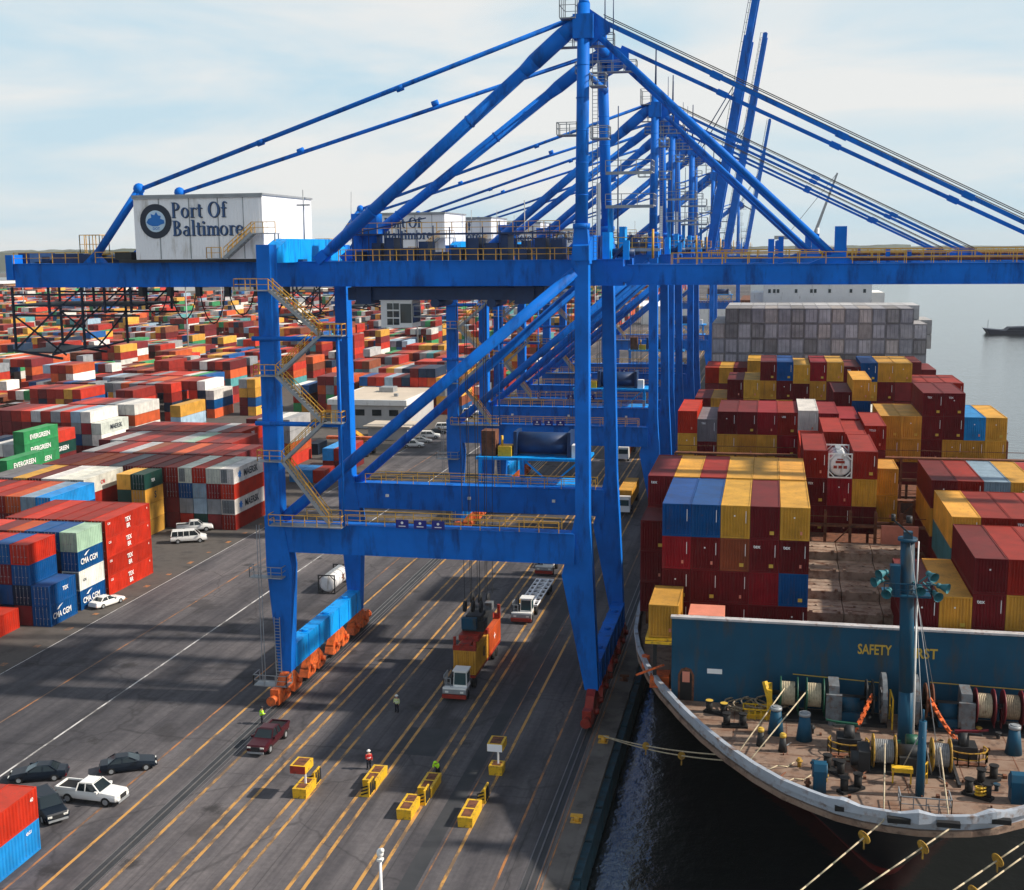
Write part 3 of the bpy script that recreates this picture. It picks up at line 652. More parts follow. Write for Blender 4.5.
# ------------------------------------------------------------------ the ship-to-shore cranes
YF, YR = 115.0, 137.0
def make_crane():
    o = thing('gantry_crane', (-32.4, 126, 0), 'nearest blue gantry crane, boom lowered over the ship, white lettered machinery house', 'crane', 'blue gantry cranes along the quay')
    B = lambda name, mb, mat='blue', par=None: obj(name, mb, mat, par or o)
    # legs, landside
    for y, s in ((YF, 1), (YR, -1)):
        mb = MB()
        mb.fr((-49.1, -47.75, y-.65, y+.65), 2.9, (-49.95, -47.2, y-.8, y+.8), 14.2)
        mb.hexa([(-49.95, y-.8, 14.2), (-47.2, y-.8, 14.2), (-47.2, y+.8, 14.2), (-49.95, y+.8, 14.2), (-49.95, y-.8, 19.4), (-48.0, y-.8, 19.4), (-48.0, y+.8, 19.4), (-49.95, y+.8, 19.4)])
        mb.fr((-49.75, -48.2, y-.9, y+.9), 19.4, (-49.6, -48.2, y-.9, y+.9), 46.7)
        for z in (24, 30.5, 36, 41): mb.box(-49.76, -48.15, y-.93, y+.93, z, z+.1)
        B('leg', mb)
    # legs, waterside, then round towers
    for y0, y1, y2, rr, dx_ in ((115.3, 117, 118.2, .62, 0), (137.2, 135.8, 133.8, .6, -.45)):
        mb = MB()
        mb.fr((-17.05, -15.7, y0-.65, y0+.65), 2.9, (-19.3, -16.25, y0-.75, y0+.75), 14.5)
        mb.hexa([(-19.3, y0-.75, 14.5), (-16.25, y0-.75, 14.5), (-16.25, y0+.75, 14.5), (-19.3, y0+.75, 14.5), (-17.95, y0-.75, 20.5), (-16.6, y0-.75, 20.5), (-16.6, y0+.75, 20.5), (-17.95, y0+.75, 20.5)])
        mb.fr((-17.95, -16.6, y0-.75, y0+.75), 20.5, (-18.25, -16.95, y1-.75, y1+.75), 44.6)
        mb.fr((-18.6, -16.8, y1-.85, y1+.85), 44.6, (-18.3, -17.1, y1-.6, y1+.6), 48.3)
        B('leg', mb)
        t = MB().tube((-17.7, y1, 48), (-17.65+dx_, y2, 68.6), rr, rr*.95, 14).tube((-17.7, y1, 47.9), (-17.7, y1, 48.4), rr+.22, n=14).tube((-17.65+dx_, y2, 68.6), (-17.65+dx_, y2, 69.1), rr*.95, rr*.6, 14)
        for k in range(1, 7): z = 48+k*3.0; q = y1+(y2-y1)*k*3/20.6; t.tube((-17.7+dx_*k*3/20.6, q, z), (-17.7+dx_*k*3/20.6, q, z+.08), rr+.02, n=14)
        B('tower', t)
    # portal beams
    for y, yy in ((YF, 115.3), (YR, 137.2)):
        mb = MB().box(-48.2, -18.0, y-.72, y+.72, 15.7, 18.7)
        for x in range(-46, -19, 3): mb.box(x, x+.05, y-.745, y+.745, 15.72, 18.68)
        mb.box(-48.1, -18.1, y-.85, y+.85, 18.7, 18.78)
        B('portal_beam', mb)
    # equaliser beams at the foot
    for x, mat in ((-48.4, 'ltblue'), (-16.35, 'blue')):  # landside beam: its sunlit side is put into the lighter blue
        mb = MB().box(x-.72, x+.72, 115.6, 136.6, 3.0, 5.5)
        for k in range(7): y = 116+k*3.2; mb.box(x-.8, x+.8, y, y+.08, 2.98, 5.52); mb.tube((x, y+.9, 5.5), (x, y+.9, 5.75), .4, n=8) if k in (1, 3, 5) else None
        b = B('equaliser_beam', mb, mat)
    # wheel bogies
    for x, mat in ((-48.4, 'orange'), (-16.35, 'redst')):
        for y0 in (112.0, 119.2, 127.0, 134.2):
            mb = MB()
            mb.prism([(y0+.4, 1.5), (y0+1.6, 2.7), (y0+2.7, 3.05), (y0+3.8, 2.7), (y0+5.2, 1.5), (y0+5.2, 1.2), (y0+.4, 1.2)], 'x', x-.42, x+.42)
            for c in (y0+1.2, y0+4.3):
                mb.prism([(c-1.25, .55), (c-.9, 1.2), (c-.3, 1.75), (c+.3, 1.75), (c+.9, 1.2), (c+1.25, .55), (c+.9, .35), (c-.9, .35)], 'x', x-.5, x+.5)
                mb.tube((x+.5, c, 1.35), (x+.95, c, 1.35), .28, n=9).tube((x-.7, c+.6, .9), (x+.7, c+.6, .9), .16, n=8)
            g = B('bogie', mb, mat)
            for c in (y0+.45, y0+1.9, y0+3.6, y0+5.0): B('wheel', MB().tube((x-.2, c, .36), (x+.2, c, .36), .36, n=12), 'dark', g)
        for y0, s in ((111.3, -1), (140.2, 1)):
            B('buffer', MB().tube((x, y0, 1.1), (x, y0+s*.8, 1.1), .38, n=12).tube((x, y0+s*.8, 1.1), (x, y0+s*.95, 1.1), .5, n=12).box(x-.45, x+.45, min(y0, y0-s*.9), max(y0, y0-s*.9), .4, 2.0), mat)
    # braces and stays
    br = lambda name, p, q, r, r2=None, n=12: B(name, MB().tube(p, q, r, r2, n))
    br('brace', (-48.0, YF, 19.2), (-18.2, 116.5, 43.8), .56); br('brace', (-48.0, YR, 18.6), (-18.6, 136, 43.8), .52)
    for (p, q, r) in (((-45.9, 121.3, 45.0), (-18.0, 118.3, 67.2), .62), ((-46.6, 131.0, 45.0), (-18.1, 134, 66.6), .54)):
        P = Vector(p); Q = Vector(q); f = lambda t: P.lerp(Q, t)
        B('back_strut', MB().tube(f(.06), f(.80), r, n=14).tube(f(.80), f(.84), r, r*1.28, 14).tube(f(.84), f(.94), r*1.28, n=14).tube(f(.94), f(1), r*1.28, r*.9, 14).tube(f(.06), f(.03), r, r*.8).bar(P, f(.035), 1.0, 1.0).tube(f(.22), f(.225), r+.07, n=14).tube(f(.6), f(.605), r+.07, n=14))
    for y, yq, r in ((121.4, 118.4, .24), (130.6, 133.8, .22)):
        mb = MB().tube((-65.7, y, 52.6), (-18, yq, 67.6 if r == .24 else 66.6), r, n=8)
        for t in (.3, .62): a = Vector((-65.7, y, 52.6)).lerp(Vector((-18, yq, 67.4)), t); d_ = Vector((.35, 0, .11)); mb.tube(a-d_, a+d_, r*1.35, n=8)
        B('back_stay', mb)
        B('stay_post', MB().tube((-65.9, y, 45), (-65.7, y, 52.4), .42, n=10).ball((-65.7, y, 52.7), .62).tube((-65.7, y, 52.6), (-71.6, y, 45.2), .42, n=10).prism([(-72.6, 45), (-70, 45), (-71.2, 46.2)], 'y', y-.3, y+.3).prism([(-68, 45), (-64.8, 45), (-65.5, 47)], 'y', y-.3, y+.3))
    # head cross beam, top platforms, mast
    B('head_beam', MB().tube((-17.65, 118, 66.4), (-17.65, 134, 66.4), .55, n=12).tube((-17.65, 118, 62.6), (-17.65, 134, 62.6), .3).box(-18.6, -16.7, 117.4, 119, 65.4, 67.6).box(-18.5, -16.8, 133, 134.6, 65.4, 67.2).prism([(-17.5, 64.5), (-15.2, 66.0), (-15.2, 66.8), (-17.5, 68.4)], 'y', 118.1, 118.6).prism([(-17.5, 64.0), (-15.2, 65.2), (-15.2, 66.4), (-17.5, 67.6)], 'y', 133.6, 134.1))
    mb = MB()
    for x0, x1, y0, y1, z, hh in ((-20.6, -14.2, 131.8, 133.0, 64.2, 1.1), (-20.2, -15.0, 119.3, 120.3, 64.9, 1.1), (-19.8, -18.3, 117.2, 120.5, 67.2, 2.2), (-20.1, -18.2, 117.2, 119, 56.6, 1.1), (-17.0, -15.5, 117.2, 119, 61, 1.1), (-16.9, -15.2, 117.2, 119, 56.2, 1.1)):
        B('tower_platform', MB().box(x0, x1, y0, y1, z, z+.1).rail([(x0, y0, z+.1), (x1, y0, z+.1), (x1, y1, z+.1), (x0, y1, z+.1), (x0, y0, z+.1)], hh, 1.2), 'grey')
    for a_, b_, r_ in (((-17.65, 118.3, 69), (-17.6, 118.3, 76), .16), ((-15.9, 120, 65), (-15.9, 120, 71.5), .07), ((-15.1, 120, 65), (-15.1, 120, 70.8), .06), ((-16.3, 134, 45), (-16.3, 134, 61), .09)): B('mast', MB().tube(a_, b_, r_, r_*.6, 6), 'dkblue')
    mb = MB()
    for yq in (119.1,):
        mb.bar((-16.95, yq, 45), (-16.95, yq, 66), .06).bar((-16.45, yq, 45), (-16.45, yq, 66), .06)
        for k in range(60): mb.bar((-16.95, yq, 45.3+k*.35), (-16.45, yq, 45.3+k*.35), .04)
    B('ladder', mb, 'grey')
    # top cross beams in the quay direction
    for x in (-48.9, -17.6):
        w = .75
        mb = MB().prism([(115.9, 44.9), (115.9, 46.3), (119.0, 47.3), (133.0, 47.3), (136.4, 46.3), (136.4, 44.9), (133, 44.9), (119, 44.9)], 'x', x-w, x+w)
        for y in (119, 122.2, 126, 129.8, 133): mb.box(x-w-.03, x+w+.03, y, y+.07, 45.1, 47.2)
        B('cross_beam', mb, 'ltblue' if x < -40 else 'blue')  # landside beam coloured lighter to stand for its lit face
    # girders
    for y in (122.0, 130.2):
        mb = MB().box(-81.0, -14.2, y-.8, y+.8, 42.45, 44.9)
        for x in range(-80, -15, 4): mb.box(x, x+.05, y-.822, y+.822, 42.5, 44.85)
        mb.box(-81.05, -14.2, y-.95, y+.95, 42.38, 42.45).box(-81.05, -14.2, y-.95, y+.95, 44.9, 44.96)
        B('girder', mb)
    mb = MB()
    for x in (-80.9, -73, -64, -56): B('tie_beam', MB().box(x, x+.8, 122.8, 129.4, 43.0, 44.7))
    B('end_stop', MB().box(-81.9, -81.05, 121, 131.2, 43.2, 45.9))
    B('hanger', MB().box(-48.9, -47.6, 121.4, 122.6, 44.96, 45.2).box(-48.2, -46.6, 122.85, 129.35, 42.6, 44.7).box(-17.9, -16.2, 122.85, 129.35, 42.6, 44.6), 'dkblue')
    # machinery house
    h = B('machinery_house', MB().box(-65.4, -51.1, 119.5, 133.4, 45.3, 51.75), 'siding')
    mb = MB(); k = -65.4
    while k < -51.2: mb.box(k, k+.06, 119.46, 119.5, 45.4, 51.6); k += .34
    y = 119.6
    while y < 133.3: mb.box(-51.1, -51.06, y, y+.06, 45.4, 51.6); y += .34
    B('siding', mb, 'siding', h)
    mb = MB()
    for xx in (-62.6, -59.2, -56.0, -53.2): mb.box(xx, xx+.09, 119.44, 119.5, 45.35, 51.7)
    B('panel_seam', mb, 'grey', h)
    B('gutter', MB().box(-65.5, -51.0, 119.3, 119.44, 51.55, 51.72), 'grey', h)
    B('roof', MB().box(-65.55, -50.95, 119.35, 133.55, 51.75, 51.95), 'grey', h)
    B('house_base', MB().box(-67.6, -51.5, 119.7, 133.2, 44.98, 45.29).box(-68, -66.1, 119.7, 124, 45.3, 46.1), 'dark')
    # emblem: dark ring, pale disc, blue crest
    cx, cz, Yp = -62.95, 49.25, 119.44
    ring = lambda r, n=32: [(cx+r*math.cos(2*math.pi*i/n), cz+r*math.sin(2*math.pi*i/n)) for i in range(n)]
    B('emblem_ring', MB().prism(ring(1.78), 'y', Yp-.02, Yp+.04), 'textdark', h)
    B('emblem_disc', MB().prism(ring(1.12), 'y', Yp-.05, Yp), 'palecrest', h)
    cr = [(-1.02, -.12), (-.8, .25), (-.45, .38), (-.5, .75), (-.1, .62), (.12, .95), (.32, .6), (.62, .55), (.55, .25), (.95, .12), (1.0, -.22), (.6, -.34), (.25, -.5), (-.35, -.5), (-.75, -.36)]
    B('emblem_crest', MB().prism([(cx+a, cz+b) for a, b in cr], 'y', Yp-.08, Yp-.02), 'crest', h)
    lettering('DOT', .26, (cx-.36, Yp-.03, cz-.88), '-y', 'crest', h)
    serif_sign(h, (-61.15, Yp+.03, 49.6), 1.55, 'Port Of'); serif_sign(h, (-61.1, Yp+.03, 47.75), 1.54, 'Baltimore')
    # stairs on the house and zigzag stair tower
    def stair(p, q, wy=.9, mat='grey'):
        p = Vector(p); q = Vector(q); n = max(4, int(abs(q.z-p.z)/.28)); mb = MB()
        for s in (0, wy): a = Vector((0, s, 0)); mb.bar(p+a, q+a, .08, .32)
        for i in range(n+1): c = p.lerp(q, i/n); mb.box(c.x-.14, c.x+.14, c.y, c.y+wy, c.z-.02, c.z+.03)
        B('stair', mb, mat)
        r = MB()
        for s in (0, wy):
            a = Vector((0, s, 0)); r.bar(p+a+Vector((0, 0, 1.05)), q+a+Vector((0, 0, 1.05)), .07).bar(p+a+Vector((0, 0, .6)), q+a+Vector((0, 0, .6)), .055)
            for i in range(0, 7): c = p.lerp(q, i/6)+a; r.bar(c, c+Vector((0, 0, 1.05)), .05)
        B('handrail', r, 'ochre')
    def deckp(x0, x1, y0, y1, z, sides='fblr', mat='ochre'):
        B('landing', MB().box(x0, x1, y0, y1, z-.1, z), 'grey')
        r = MB()
        if 'f' in sides: r.rail([(x0, y0, z), (x1, y0, z)], post=1.3)
        if 'b' in sides: r.rail([(x0, y1, z), (x1, y1, z)], post=1.3)
        if 'l' in sides: r.rail([(x0, y0, z), (x0, y1, z)], post=1.3)
        if 'r' in sides: r.rail([(x1, y0, z), (x1, y1, z)], post=1.3)
        B('handrail', r, mat)
    stair((-54.9, 118.2, 45.4), (-51.8, 118.2, 47.9)); deckp(-56.8, -55.2, 118.2, 119.3, 45.4, 'fl'); deckp(-51.8, -49.2, 118.2, 119.3, 47.9, 'f')
    B('post', MB().bar((-49.3, 118.3, 45), (-49.3, 118.3, 47.8), .12).bar((-49.3, 119.2, 45), (-49.3, 119.2, 47.8), .12), 'grey')
    y = 113.1
    deckp(-51.6, -48.0, y-.1, y+1.1, 42.3, 'flb')
    Z = [(-48.0, 42.3), (-42.9, 37.9), (-47.6, 33.9), (-42.9, 29.3), (-47.3, 25.3), (-42.6, 19.1)]
    for a, b in zip(Z, Z[1:]): stair((a[0], y, a[1]), (b[0], y, b[1]))
    deckp(-43.0, -40.6, y-.1, y+1.1, 37.9); deckp(-43.0, -40.9, y-.1, y+1.1, 29.3); deckp(-49.9, -47.6, y-.1, y+1.1, 33.9, 'fl'); deckp(-49.9, -47.3, y-.1, y+1.1, 25.3, 'fl'); deckp(-48.9, -41.2, y-.3, 114.2, 18.8, 'flr')
    B('stair_support', MB().tube((-50.3, 113.9, 37.5), (-41.0, 113.9, 37.5), .24).tube((-50.3, 113.9, 29.0), (-41.0, 113.9, 29.0), .24).tube((-41.2, 113.6, 18.8), (-41.2, 113.6, 39), .12, n=6), 'blue')
    # rails on beams
    for y, x0, x1 in ((YF-.9, -41, -19.5), (YF+.9, -46, -19.5), (YR-.9, -46.5, -19), (YR+.9, -46.5, -19)):
        B('handrail', MB().rail([(x0, y, 18.8), (x1, y, 18.8)], 1.1, 1.9), 'ochre')
    for y, x0, x1 in ((120.9, -43.5, -19.6), (123.0, -43.5, -19.5), (129.0, -43.5, -19.5), (131.3, -47, -19.5)):
        B('handrail', MB().rail([(x0, y, 44.97), (x1, y, 44.97)], 1.15, 1.9), 'ochre')
    for y in (120.9, 131.2): B('handrail', MB().rail([(-80.8, y, 44.97), (-73, y, 44.97)], 1.15, 1.6), 'ochre'); B('handrail', MB().rail([(-71, y, 44.97), (-67, y, 44.97)], 1.15, 1.6), 'ochre')
    B('walkway', MB().box(-82, -67, 123, 129, 44.7, 44.8).box(-45, -19, 123, 129, 44.7, 44.8), 'grey')
    # gear on the girder tops
    B('end_sheave_gear', MB().box(-81.6, -80.2, 123, 128, 44.8, 46.1).box(-77.5, -73.6, 123, 128, 44.8, 46.0).box(-79.4, -78.4, 124, 126, 44.8, 45.7).tube((-72.9, 122, 45.4), (-72.9, 129, 45.4), .5), 'dkblue')
    B('service_tower', MB().rail([(-74.6, 124, 46), (-72.2, 124, 46), (-72.2, 126, 46), (-74.6, 126, 46), (-74.6, 124, 46)], 2.0, .8).box(-74.7, -72.1, 123.9, 126.1, 45.8, 46), 'ochre')
    mb = MB()
    for k in range(13): x = -43+k*1.75; hh = .9+rnd.random()*1.9; mb.box(x, x+.7+rnd.random()*.8, 124+rnd.random(), 127.5, 44.8, 44.8+hh); mb.bar((x, 124, 44.8), (x, 124, 48+rnd.random()*1.2), .1)
    mb.box(-43.5, -21, 124, 128, 47.6, 47.75); mb.bar((-43.5, 124, 47.7), (-35, 124, 49.3), .12)
    B('hoist_machinery', mb, 'dkblue')
    B('handrail', MB().rail([(-43.5, 124, 47.75), (-21, 124, 47.75)], 1.1, 1.6), 'ochre')
    B('control_cabinet', MB().box(-43.8, -41.0, 126, 128, 44.8, 49.9).box(-43.0, -42.6, 125.9, 126, 45, 49.6), 'blue')
    B('lamp_mast', MB().tube((-46.8, 120, 47.2), (-46.8, 120, 52.2), .05, n=5).box(-47.5, -46.1, 119.9, 120.1, 50.6, 50.75).tube((-44.6, 128, 47), (-44.4, 128, 52.3), .04, n=4).tube((-25, 126, 45), (-25, 126, 51), .05, n=4), 'grey')
    # waterside platforms round the tower foot
    for z, x0, x1 in ((53.6, -16.4, -11.8), (50.3, -16.4, -11.6), (46.0, -16.5, -10.9)):
        B('landing', MB().box(x0, x1, 124.5, 127.5, z-.1, z).bar((x0, 124.6, z-.2), (x1, 124.6, z-.2), .2), 'grey')
        B('handrail', MB().rail([(x0, 124.5, z), (x1, 124.5, z), (x1, 127.5, z)], 1.1, 1.4), 'grey' if z > 47 else 'ochre')
    B('elevator_mast', MB().box(-17.35, -16.95, 124.6, 125.0, 44.8, 52.5), 'white')
    for bx in ((-16.3, -15.6, 121.5, 124.2, 45.0, 47.6), (-15.2, -14.6, 126, 128, 45, 48.2), (-14.3, -13.7, 121.8, 122.4, 44.9, 46.8), (-16.2, -15.7, 124.8, 125.6, 45, 50)): B('sheave_bracket', MB().box(*bx), 'ltblue')
    B('drive_unit', MB().tube((-15.4, 122.4, 45.6), (-13.2, 122.4, 45.6), .4).bar((-15.3, 122, 45), (-13.4, 122, 47.3), .25), 'dkblue')
    B('elevator_post', MB().tube((-11.6, 124.4, 45), (-11.6, 124.4, 47.9), .12, n=6), 'ochre')
    # festoon loops and service frame below the landside girder
    for k in range(6):
        x0 = -66+k*3.3; pts = []
        for i in range(9): t = i/8; pts.append((x0+3.1*t, 121.3, 42.3-3.6*(1-(2*t-1)**2)**.8*(.8+.25*((k*7) % 3)/2)))
        B('festoon_cable', MB().path(pts, .07, 4).box(x0-.25, x0+.25, 121, 121.7, 41.4, 42.4), 'dark')
    mb = MB()
    for x in (-81.6, -77.2, -73.2, -70.5, -67.4):
        for y in (121.4, 130.6): mb.bar((x, y, 42.4), (x, y, 35.6 if x < -80 or x == -73.2 else 39.6), .22)
    for y in (121.4, 130.6):
        for z in (41.6, 40.4, 39.3): mb.bar((-81.6, y, z), (-66.5, y, z), .2)
        mb.bar((-81.6, y, 39.3), (-75.5, y, 35.0), .16).bar((-81.6, y, 35.6), (-77.2, y, 39.3), .16).bar((-73.2, y, 39.3), (-77.2, y, 35), .16).bar((-77.2, y, 39.3), (-73.2, y, 42.3), .14).bar((-70.5, y, 39.6), (-67.4, y, 42.3), .14)
        mb.bar((-82, y, 35.5), (-76, y, 34.6), .25).bar((-77.2, y, 35), (-73.0, y, 36), .2)
    mb.box(-81.8, -76, 121.4, 130.6, 35.2, 35.35).box(-82, -67, 121.6, 130.4, 40.3, 40.5)
    B('service_frame', mb, 'navy')
    # trolley, cab, ropes
    B('trolley', MB().box(-43.5, -22.5, 123.4, 128.8, 40.9, 42.2).box(-42.4, -40.8, 122.9, 129.3, 40.5, 42.3).box(-25.5, -23.5, 122.9, 129.3, 40.5, 42.3).tube((-34, 123.2, 40.6), (-34, 128.9, 40.6), .5).tube((-28, 123.2, 40.6), (-28, 128.9, 40.6), .5), 'dkblue')
    cb = B('operator_cab', MB().box(-40.0, -36.6, 123.6, 126.8, 38.0, 40.8).box(-40.1, -36.5, 123.5, 126.9, 40.8, 40.92), 'white')
    for x in (-39.3, -38.6):
        for z in (38.3, 39.1, 39.9): B('window', MB().box(x, x+.6, 123.55, 123.6, z, z+.65), 'glass', cb)
    B('window', MB().box(-37.85, -36.65, 123.55, 123.61, 38.5, 40.5).box(-36.62, -36.56, 123.8, 126.6, 38.5, 40.5), 'glass', cb)
    B('cab_railing', MB().rail([(-36.4, 123.4, 39.2), (-34, 123.4, 39.2)], 1.1, .8).box(-36.4, -34, 123.4, 126, 39.1, 39.2), 'grey')
    for xx in (-32.0, -31.0, -29.9, -28.9):
        for yy in (124.4, 127.6): B('hoist_rope', MB().tube((xx, yy, 40.6), (-30.4+(xx+30.4)*.8, yy+(.3 if yy < 126 else -.3), 8.6), .035, n=4, caps=False), 'dark')
    # three small signs and lamps on the portal beam
    for k in range(3):
        g = B('notice_board', MB().box(-35.9+k*1.85, -34.6+k*1.85, 113.95, 114.02, 18.75, 19.6), 'sign')
        B('marking', MB().box(-35.6+k*1.85, -34.9+k*1.85, 113.93, 113.95, 18.92, 19.0).tube((-35.25+k*1.85, 113.93, 19.3), (-35.25+k*1.85, 113.95, 19.3), .14, n=10), 'textwhite', g)
    # electrical house and reel on the rear portal beam
    B('machinery_platform', MB().box(-33.5, -20.2, 138.2, 143.6, 21.6, 21.9).bar((-33, 138.4, 18.6), (-33, 138.4, 21.6), .5).bar((-28, 138.4, 18.6), (-28, 138.4, 21.6), .5).bar((-21, 138.4, 18.6), (-21, 138.4, 21.6), .5).bar((-27.6, 138.4, 21.5), (-24.5, 138.4, 18.8), .2).bar((-21.4, 138.4, 21.5), (-24.5, 138.4, 18.8), .2).box(-33.4, -20.4, 136.9, 143, 18.72, 18.77), 'ltblue')
    B('brown_cabinet', MB().box(-33.0, -31.3, 139, 141, 21.9, 24.9), 'rust')
    B('cable_reel', MB().tube((-29, 141, 23.3), (-22.6, 141, 23.3), 1.3, n=14).box(-29.2, -28.8, 139.4, 142.6, 21.9, 24.8).box(-22.8, -22.4, 139.4, 142.6, 21.9, 24.8), 'dkblue')
    B('generator', MB().box(-31.0, -29.4, 139, 141, 21.9, 23.1).tube((-30.6, 139.6, 23), (-30.6, 139.6, 24.3), .15), 'yellow'); B('white_cabinet', MB().box(-22.2, -21.2, 139, 140.4, 21.9, 23.4), 'white')
    for x in (-44, -34, -24): B('flood_lamp', MB().box(x, x+.35, 135.9, 136.2, 17.2, 17.5), 'lens')
    # leg ladder and platforms
    mb = MB()
    for x in (-49.3, -48.7): mb.bar((x, 114.1, .9), (x, 114.1, 8.8), .07)
    for k in range(24): mb.bar((-49.3, 114.1, 1+k*.33), (-48.7, 114.1, 1+k*.33), .05)
    B('ladder', mb, 'grey')
    deckp(-51.2, -47.6, 112.6, 114.2, 1.9, 'flr', 'grey'); deckp(-51.4, -47.9, 113.2, 114.3, 13.2, 'flr', 'grey')
    B('conduit', MB().bar((-50.6, 113.6, 1.5), (-50.6, 113.6, 18.6), .06).bar((-50.3, 113.6, 1.5), (-50.3, 113.6, 18.6), .06).bar((-49.2, 114.15, 19.5), (-49.2, 114.15, 44), .09), 'grey')
    # --- boom, lowered
    for y in (122.0, 130.2):
        mb = MB().box(-13.9, 50, y-.7, y+.7, 42.5, 44.35)
        for x in range(-12, 50, 4): mb.box(x, x+.05, y-.722, y+.722, 42.55, 44.3)
        mb.box(-13.9, 50, y-.85, y+.85, 42.43, 42.5).box(-13.9, 50, y-.85, y+.85, 44.35, 44.41)
        mb.tube((-14.0, y-.9, 43.5), (-14.0, y+.9, 43.5), .8, n=12)
        B('boom', mb)
    for x in (-6, 4, 14, 24, 34, 44): B('boom_tie', MB().box(x, x+.6, 122.7, 129.5, 42.9, 44.1))
    for b_ in ((5.9, 7.0, 121.6, 122.2, 44.4, 47.9), (-.3, .3, 126, 126.4, 44.1, 46.8), (.7, 1.2, 126, 126.4, 44.1, 47.0), (11, 11.4, 126, 126.4, 44.1, 45.7), (13, 13.4, 126, 126.4, 44.1, 45.6)): B('boom_post', MB().box(*b_))
    mb = MB().prism([(25, 44.4), (31, 44.4), (29, 45.6), (27.4, 45.6)], 'y', 121.7, 122.3).prism([(3.5, 44.4), (8, 44.4), (6.2, 45.5)], 'y', 121.4, 122.6)
    B('boom_bracket', mb)
    for y in (121.1, 122.9, 129.4, 131.1): B('boom_rail', MB().rail([(-9.5, y, 44.42), (49, y, 44.42)], 1.1, 2.4), 'ochre')
    B('boom_pipe', MB().tube((6, 124.5, 44.75), (50, 124.5, 44.75), .16, n=6), 'rust')
    for y, yq in ((122, 118.3), (130.2, 133.9)):
        for (x, r, x0) in ((28.3, .24, -16.0), (6.2, .31, -16.2)):
            P = Vector((x0, yq, 67.0 if r < .3 else 65.6)); Q = Vector((x, y, 45.3 if r < .3 else 44.9)); mb = MB()
            if r < .3:
                mb.bar(P, Q, .16, .4)
                for t in (.24, .5, .76): a = P.lerp(Q, t); d = (Q-P).normalized()*.55; mb.bar(a-d, a+d, .3, .6)
            else: mb.tube(P, Q, r, n=10)
            B('forestay', mb)
    for y in (123.5, 125, 127.5): B('boom_rope', MB().tube((-16.5, y, 68.5), (30, y, 45.4), .045, n=4, caps=False), 'dark')
    return o
# serif capitals and small letters drawn as strokes
def serif_sign(par, p, cap, s):
    XH = .64; polys = []; cur = 0
    def rect(a, b, c, d): polys.append([(cur+a, c), (cur+b, c), (cur+b, d), (cur+a, d)])
    def stem(x, y0, y1, top=1, bot=1, w=.15):
        rect(x, x+w, y0, y1)
        if bot: rect(x-.07, x+w+.07, y0, y0+.05)
        if top == 1: rect(x-.07, x+w*.5, y1-.05, y1)
        if top == 2: rect(x-.07, x+w+.07, y1-.05, y1)
    def ring(cx, cy, rx, ry, a0, a1, th=.15, tn=.055, n=14):
        for i in range(n):
            A = R(a0+(a1-a0)*i/n); Bq = R(a0+(a1-a0)*(i+1)/n)
            o = lambda q: (cur+cx+rx*math.cos(q), cy+ry*math.sin(q)); k = lambda q: (cur+cx+(rx-th)*math.cos(q), cy+(ry-tn)*math.sin(q))
            polys.append([o(A), o(Bq), k(Bq), k(A)])
    for ch in s:
        if ch == 'P': stem(.1, 0, 1, 2); ring(.3, .74, .34, .26, -90, 90); rect(.2, .32, .95, 1.0); rect(.2, .32, .48, .53); adv = .76
        elif ch == 'B': stem(.1, 0, 1, 2); ring(.3, .76, .3, .24, -90, 90); ring(.3, .27, .36, .27, -90, 90); rect(.2, .32, .95, 1.0); rect(.2, .32, .49, .54); rect(.2, .32, 0, .05); adv = .78
        elif ch == 'O': ring(.45, .5, .45, .52, 0, 360, .17, .055, 26); adv = .98
        elif ch == 'o': ring(.3, .32, .31, .34, 0, 360, .14, .05, 20); adv = .68
        elif ch == 'e': ring(.3, .32, .30, .34, 0, 318, .14, .05, 20); rect(.1, .58, .33, .38); adv = .66
        elif ch == 'r': stem(.1, 0, XH); ring(.36, .5, .18, .15, 20, 150, .08, .07, 8); adv = .54
        elif ch == 't': rect(.14, .28, .08, .86); rect(.02, .42, .58, .64); ring(.3, .12, .16, .13, 180, 320, .08, .06, 8); adv = .46
        elif ch == 'f': stem(.14, 0, .86, 0); rect(.03, .42, .58, .64); ring(.32, .86, .18, .17, 20, 180, .1, .06, 9); adv = .46
        elif ch == 'a': rect(.40, .54, .0, .46); rect(.5, .62, 0, .05); ring(.28, .18, .25, .2, 0, 360, .12, .05, 16); ring(.34, .46, .2, .19, 0, 160, .13, .06, 9); adv = .68
        elif ch == 'l': stem(.1, 0, 1.04); adv = .36
        elif ch == 'i': stem(.1, 0, XH); ring(.17, .86, .09, .09, 0, 360, .089, .089, 10); adv = .36
        elif ch == 'm':
            stem(.1, 0, XH); stem(.46, 0, .46, 0); stem(.82, 0, .46, 0); ring(.4, .44, .21, .2, 0, 150, .15, .06, 8); ring(.76, .44, .21, .2, 0, 150, .15, .06, 8); adv = 1.06
        else: adv = .42
        cur += adv
    for nm, mat, dx, dz, y in (('letter_shadow', 'textdark', .07, -.06, -.015), ('letters', 'textblue', 0, 0, -.06)):
        mb = MB()
        for i, q in enumerate(polys): mb.prism([(p[0]+a*cap*.93+dx, p[2]+b*cap+dz) for a, b in q], 'y', p[1]+y-.03-.0008*(i % 5), p[1]+y+.01)
        obj('lettering' if nm == 'letters' else nm, mb, mat, par)
crane = make_crane()
SKIPB = ('boom', 'boom_tie', 'boom_post', 'boom_bracket', 'boom_rail', 'boom_pipe', 'forestay', 'boom_rope')
